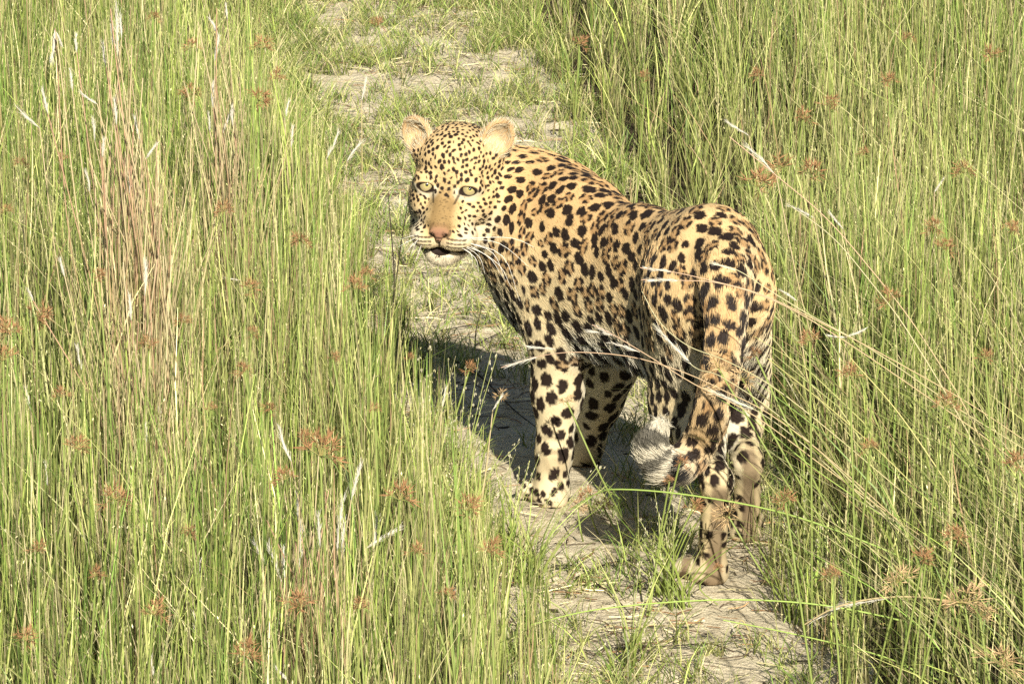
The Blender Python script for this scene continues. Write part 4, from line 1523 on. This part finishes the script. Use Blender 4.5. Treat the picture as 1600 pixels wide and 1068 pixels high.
for px, py, r, Y, lab, pale, dx in [
    (1122, 575, 34, 7.40, 'large pale brown sedge head in front of the middle of the leopard\'s tail', True, .25),
    (1160, 592, 24, 7.42, 'sedge head just right of the leopard\'s tail middle', True, .22),
    (1181, 556, 15, 7.44, 'small dark sedge head against the leopard\'s right thigh', False, .2),
    (886, 628, 17, 7.95, 'small sedge burr against the leopard\'s left foreleg', True, .10),
    (1062, 724, 17, 7.44, 'reddish sedge head on the curled tip of the tail', False, -.05),
    (1046, 752, 13, 7.44, 'small reddish sedge head just below the tail tip', False, -.03),
    (1138, 806, 33, 7.46, 'wide sedge head in front of the leopard\'s left hock', True, .1),
    (1082, 794, 24, 7.48, 'sedge head low on the ground left of the leopard\'s hock', False, .0),
    (916, 776, 21, 7.9, 'sedge head just right of the front paw', False, .02),
    (902, 822, 19, 7.85, 'sedge head just below the front paw', True, .01),
    (942, 800, 18, 7.86, 'sedge head in the shadow between front and hind paws', False, .04),
    (782, 618, 14, 7.9, 'small sedge head over the shadow left of the foreleg', True, -.06),
    (733, 578, 17, 8.0, 'sedge head over the shadow below the leopard\'s muzzle', False, .0),
    (1122, 908, 12, 7.5, 'tiny sedge head against the hind paw', False, .0)]:
    sedge(px, py, r, Y, lab, pale, dx, bracts=False)
for px, py, r in [(554, 452, 18), (572, 430, 14), (586, 640, 15), (500, 712, 38), (478, 690, 26), (624, 780, 24), (729, 797, 24), (765, 863, 22), (445, 749, 26), (466, 946, 34), (383, 1025, 32),
                  (650, 863, 20), (56, 493, 30), (17, 521, 26), (5, 563, 26), (287, 504, 22), (154, 431, 18), (390, 453, 20), (393, 521, 18), (382, 580, 20), (233, 540, 18), (300, 75, 18),
                  (412, 75, 22), (296, 150, 20), (431, 124, 18), (404, 157, 20), (11, 330, 18), (165, 360, 22), (468, 375, 22), (30, 255, 16), (1184, 120, 18), (1254, 187, 26), (1298, 165, 18),
                  (1388, 127, 20), (1184, 292, 30), (1223, 262, 24), (1268, 272, 26), (1504, 270, 24), (1460, 356, 20), (1580, 360, 22), (1475, 390, 24), (1328, 585, 26), (1265, 533, 18),
                  (1477, 635, 24), (1590, 727, 24), (1227, 784, 20), (1442, 876, 22), (1494, 841, 22), (120, 700, 20), (60, 860, 22), (150, 900, 22), (330, 640, 16), (640, 560, 12), (95, 620, 24), (180, 780, 30), (240, 960, 28), (40, 1000, 30), (300, 830, 22), (560, 950, 26), (520, 560, 16), (350, 330, 16), (100, 250, 16), (240, 30, 16), (700, 930, 20), (420, 640, 18), (1350, 240, 16), (1420, 60, 18), (1550, 90, 16), (1390, 470, 20), (1540, 560, 22), (1300, 900, 22), (1360, 700, 20), (905, 70, 18), (1010, 120, 16), (590, 40, 16)]:
    sedge(px, py, r * rng.uniform(.75, 1.35))
for px, py, r, Y in [(1407, 907, 34, 6.6), (1507, 942, 46, 6.3), (1565, 1038, 44, 6.2), (1530, 960, 30, 6.35)]:
    sedge(px, py, r, Y, None, True)


# seed stems of a fine grass standing at the path edge, over the shadow
def seed_grass(px, py_root, Y, tops, label):
    root = at(px, py_root, Y); root[2] = .0
    e = tag(empty('seed_grass', tuple(root)), label, 'grass plant', 'fine seed grasses at the path edge')
    for tx, ty_ in tops:
        top = at(tx, ty_, Y + rng.normal(0, .02))
        pts = spline([root + np.array([rng.normal(0, .01), 0, 0]), (root + top) / 2 + np.array([(root[0] - top[0]) * .12, 0, .01]), top], 16)
        st = tinted_tube('stem', pts, np.linspace(.0011, .0005, 16), GRN * 1.2, np.array([.36, .38, .15]), 4, m_stem, e)
        rbk = Ribbons()
        P = pts[8:][rng.integers(0, 8, 26)] + rng.normal(0, .0022, (26, 3))
        rbk.grains(P, np.full(26, .0030), np.tile(np.array([.60, .56, .38]), (26, 1)), np.array([(top - root)]) + rng.normal(0, .05, (26, 3)))
        g = rbk.build('seeds', m_plume, e); g.parent = st; g['kind'] = 'stuff'
    rbk = Ribbons(); m = 22
    rbk.add(root + rng.normal(0, .012, (m, 3)) * np.array([1, 1, 0]), rng.uniform(.07, .2, m), rng.uniform(.2, .9, m), rng.random(m) * 6.28, np.full(m, .0032),
            np.tile(G1 * .7, (m, 1)), pick(m, (2, 2, 1), (G1, G3, G2)), 4)
    rbk.build('leaves', m_grass, e)['kind'] = 'stuff'


seed_grass(716, 742, 7.86, [(748, 560), (768, 548), (776, 556), (728, 574), (710, 570), (742, 600), (700, 560), (812, 690)], 'fine seed grass standing over the shadow left of the front leg')
seed_grass(665, 760, 7.82, [(655, 560), (672, 545), (690, 610), (640, 600), (707, 640)], 'second fine seed grass, further left at the edge of the shadow')
seed_grass(800, 850, 7.75, [(796, 715), (812, 730), (826, 725), (780, 742), (843, 712)], 'fine seed grass in front of the front paw')
seed_grass(830, 880, 7.6, [(940, 730), (934, 728), (900, 800), (880, 790), (860, 770)], 'grass tuft leaning right across the front paw')
seed_grass(1052, 955, 7.48, [(1040, 800), (1052, 790), (1075, 850), (1030, 860)], 'upright green grass tuft before the hind paw')
seed_grass(1040, 900, 7.55, [(1022, 760), (1000, 812), (1048, 800), (1010, 840)], 'green grass tuft between front and hind paws')
seed_grass(985, 1030, 7.15, [(1020, 900), (1000, 880), (960, 930), (1035, 940)], 'thin grass tuft on sand at the bottom of the path')
seed_grass(1255, 960, 7.4, [(1222, 800), (1238, 750), (1260, 740), (1212, 838), (1290, 790)], 'dark grass tuft just right of the hind paws')

tell_apart()
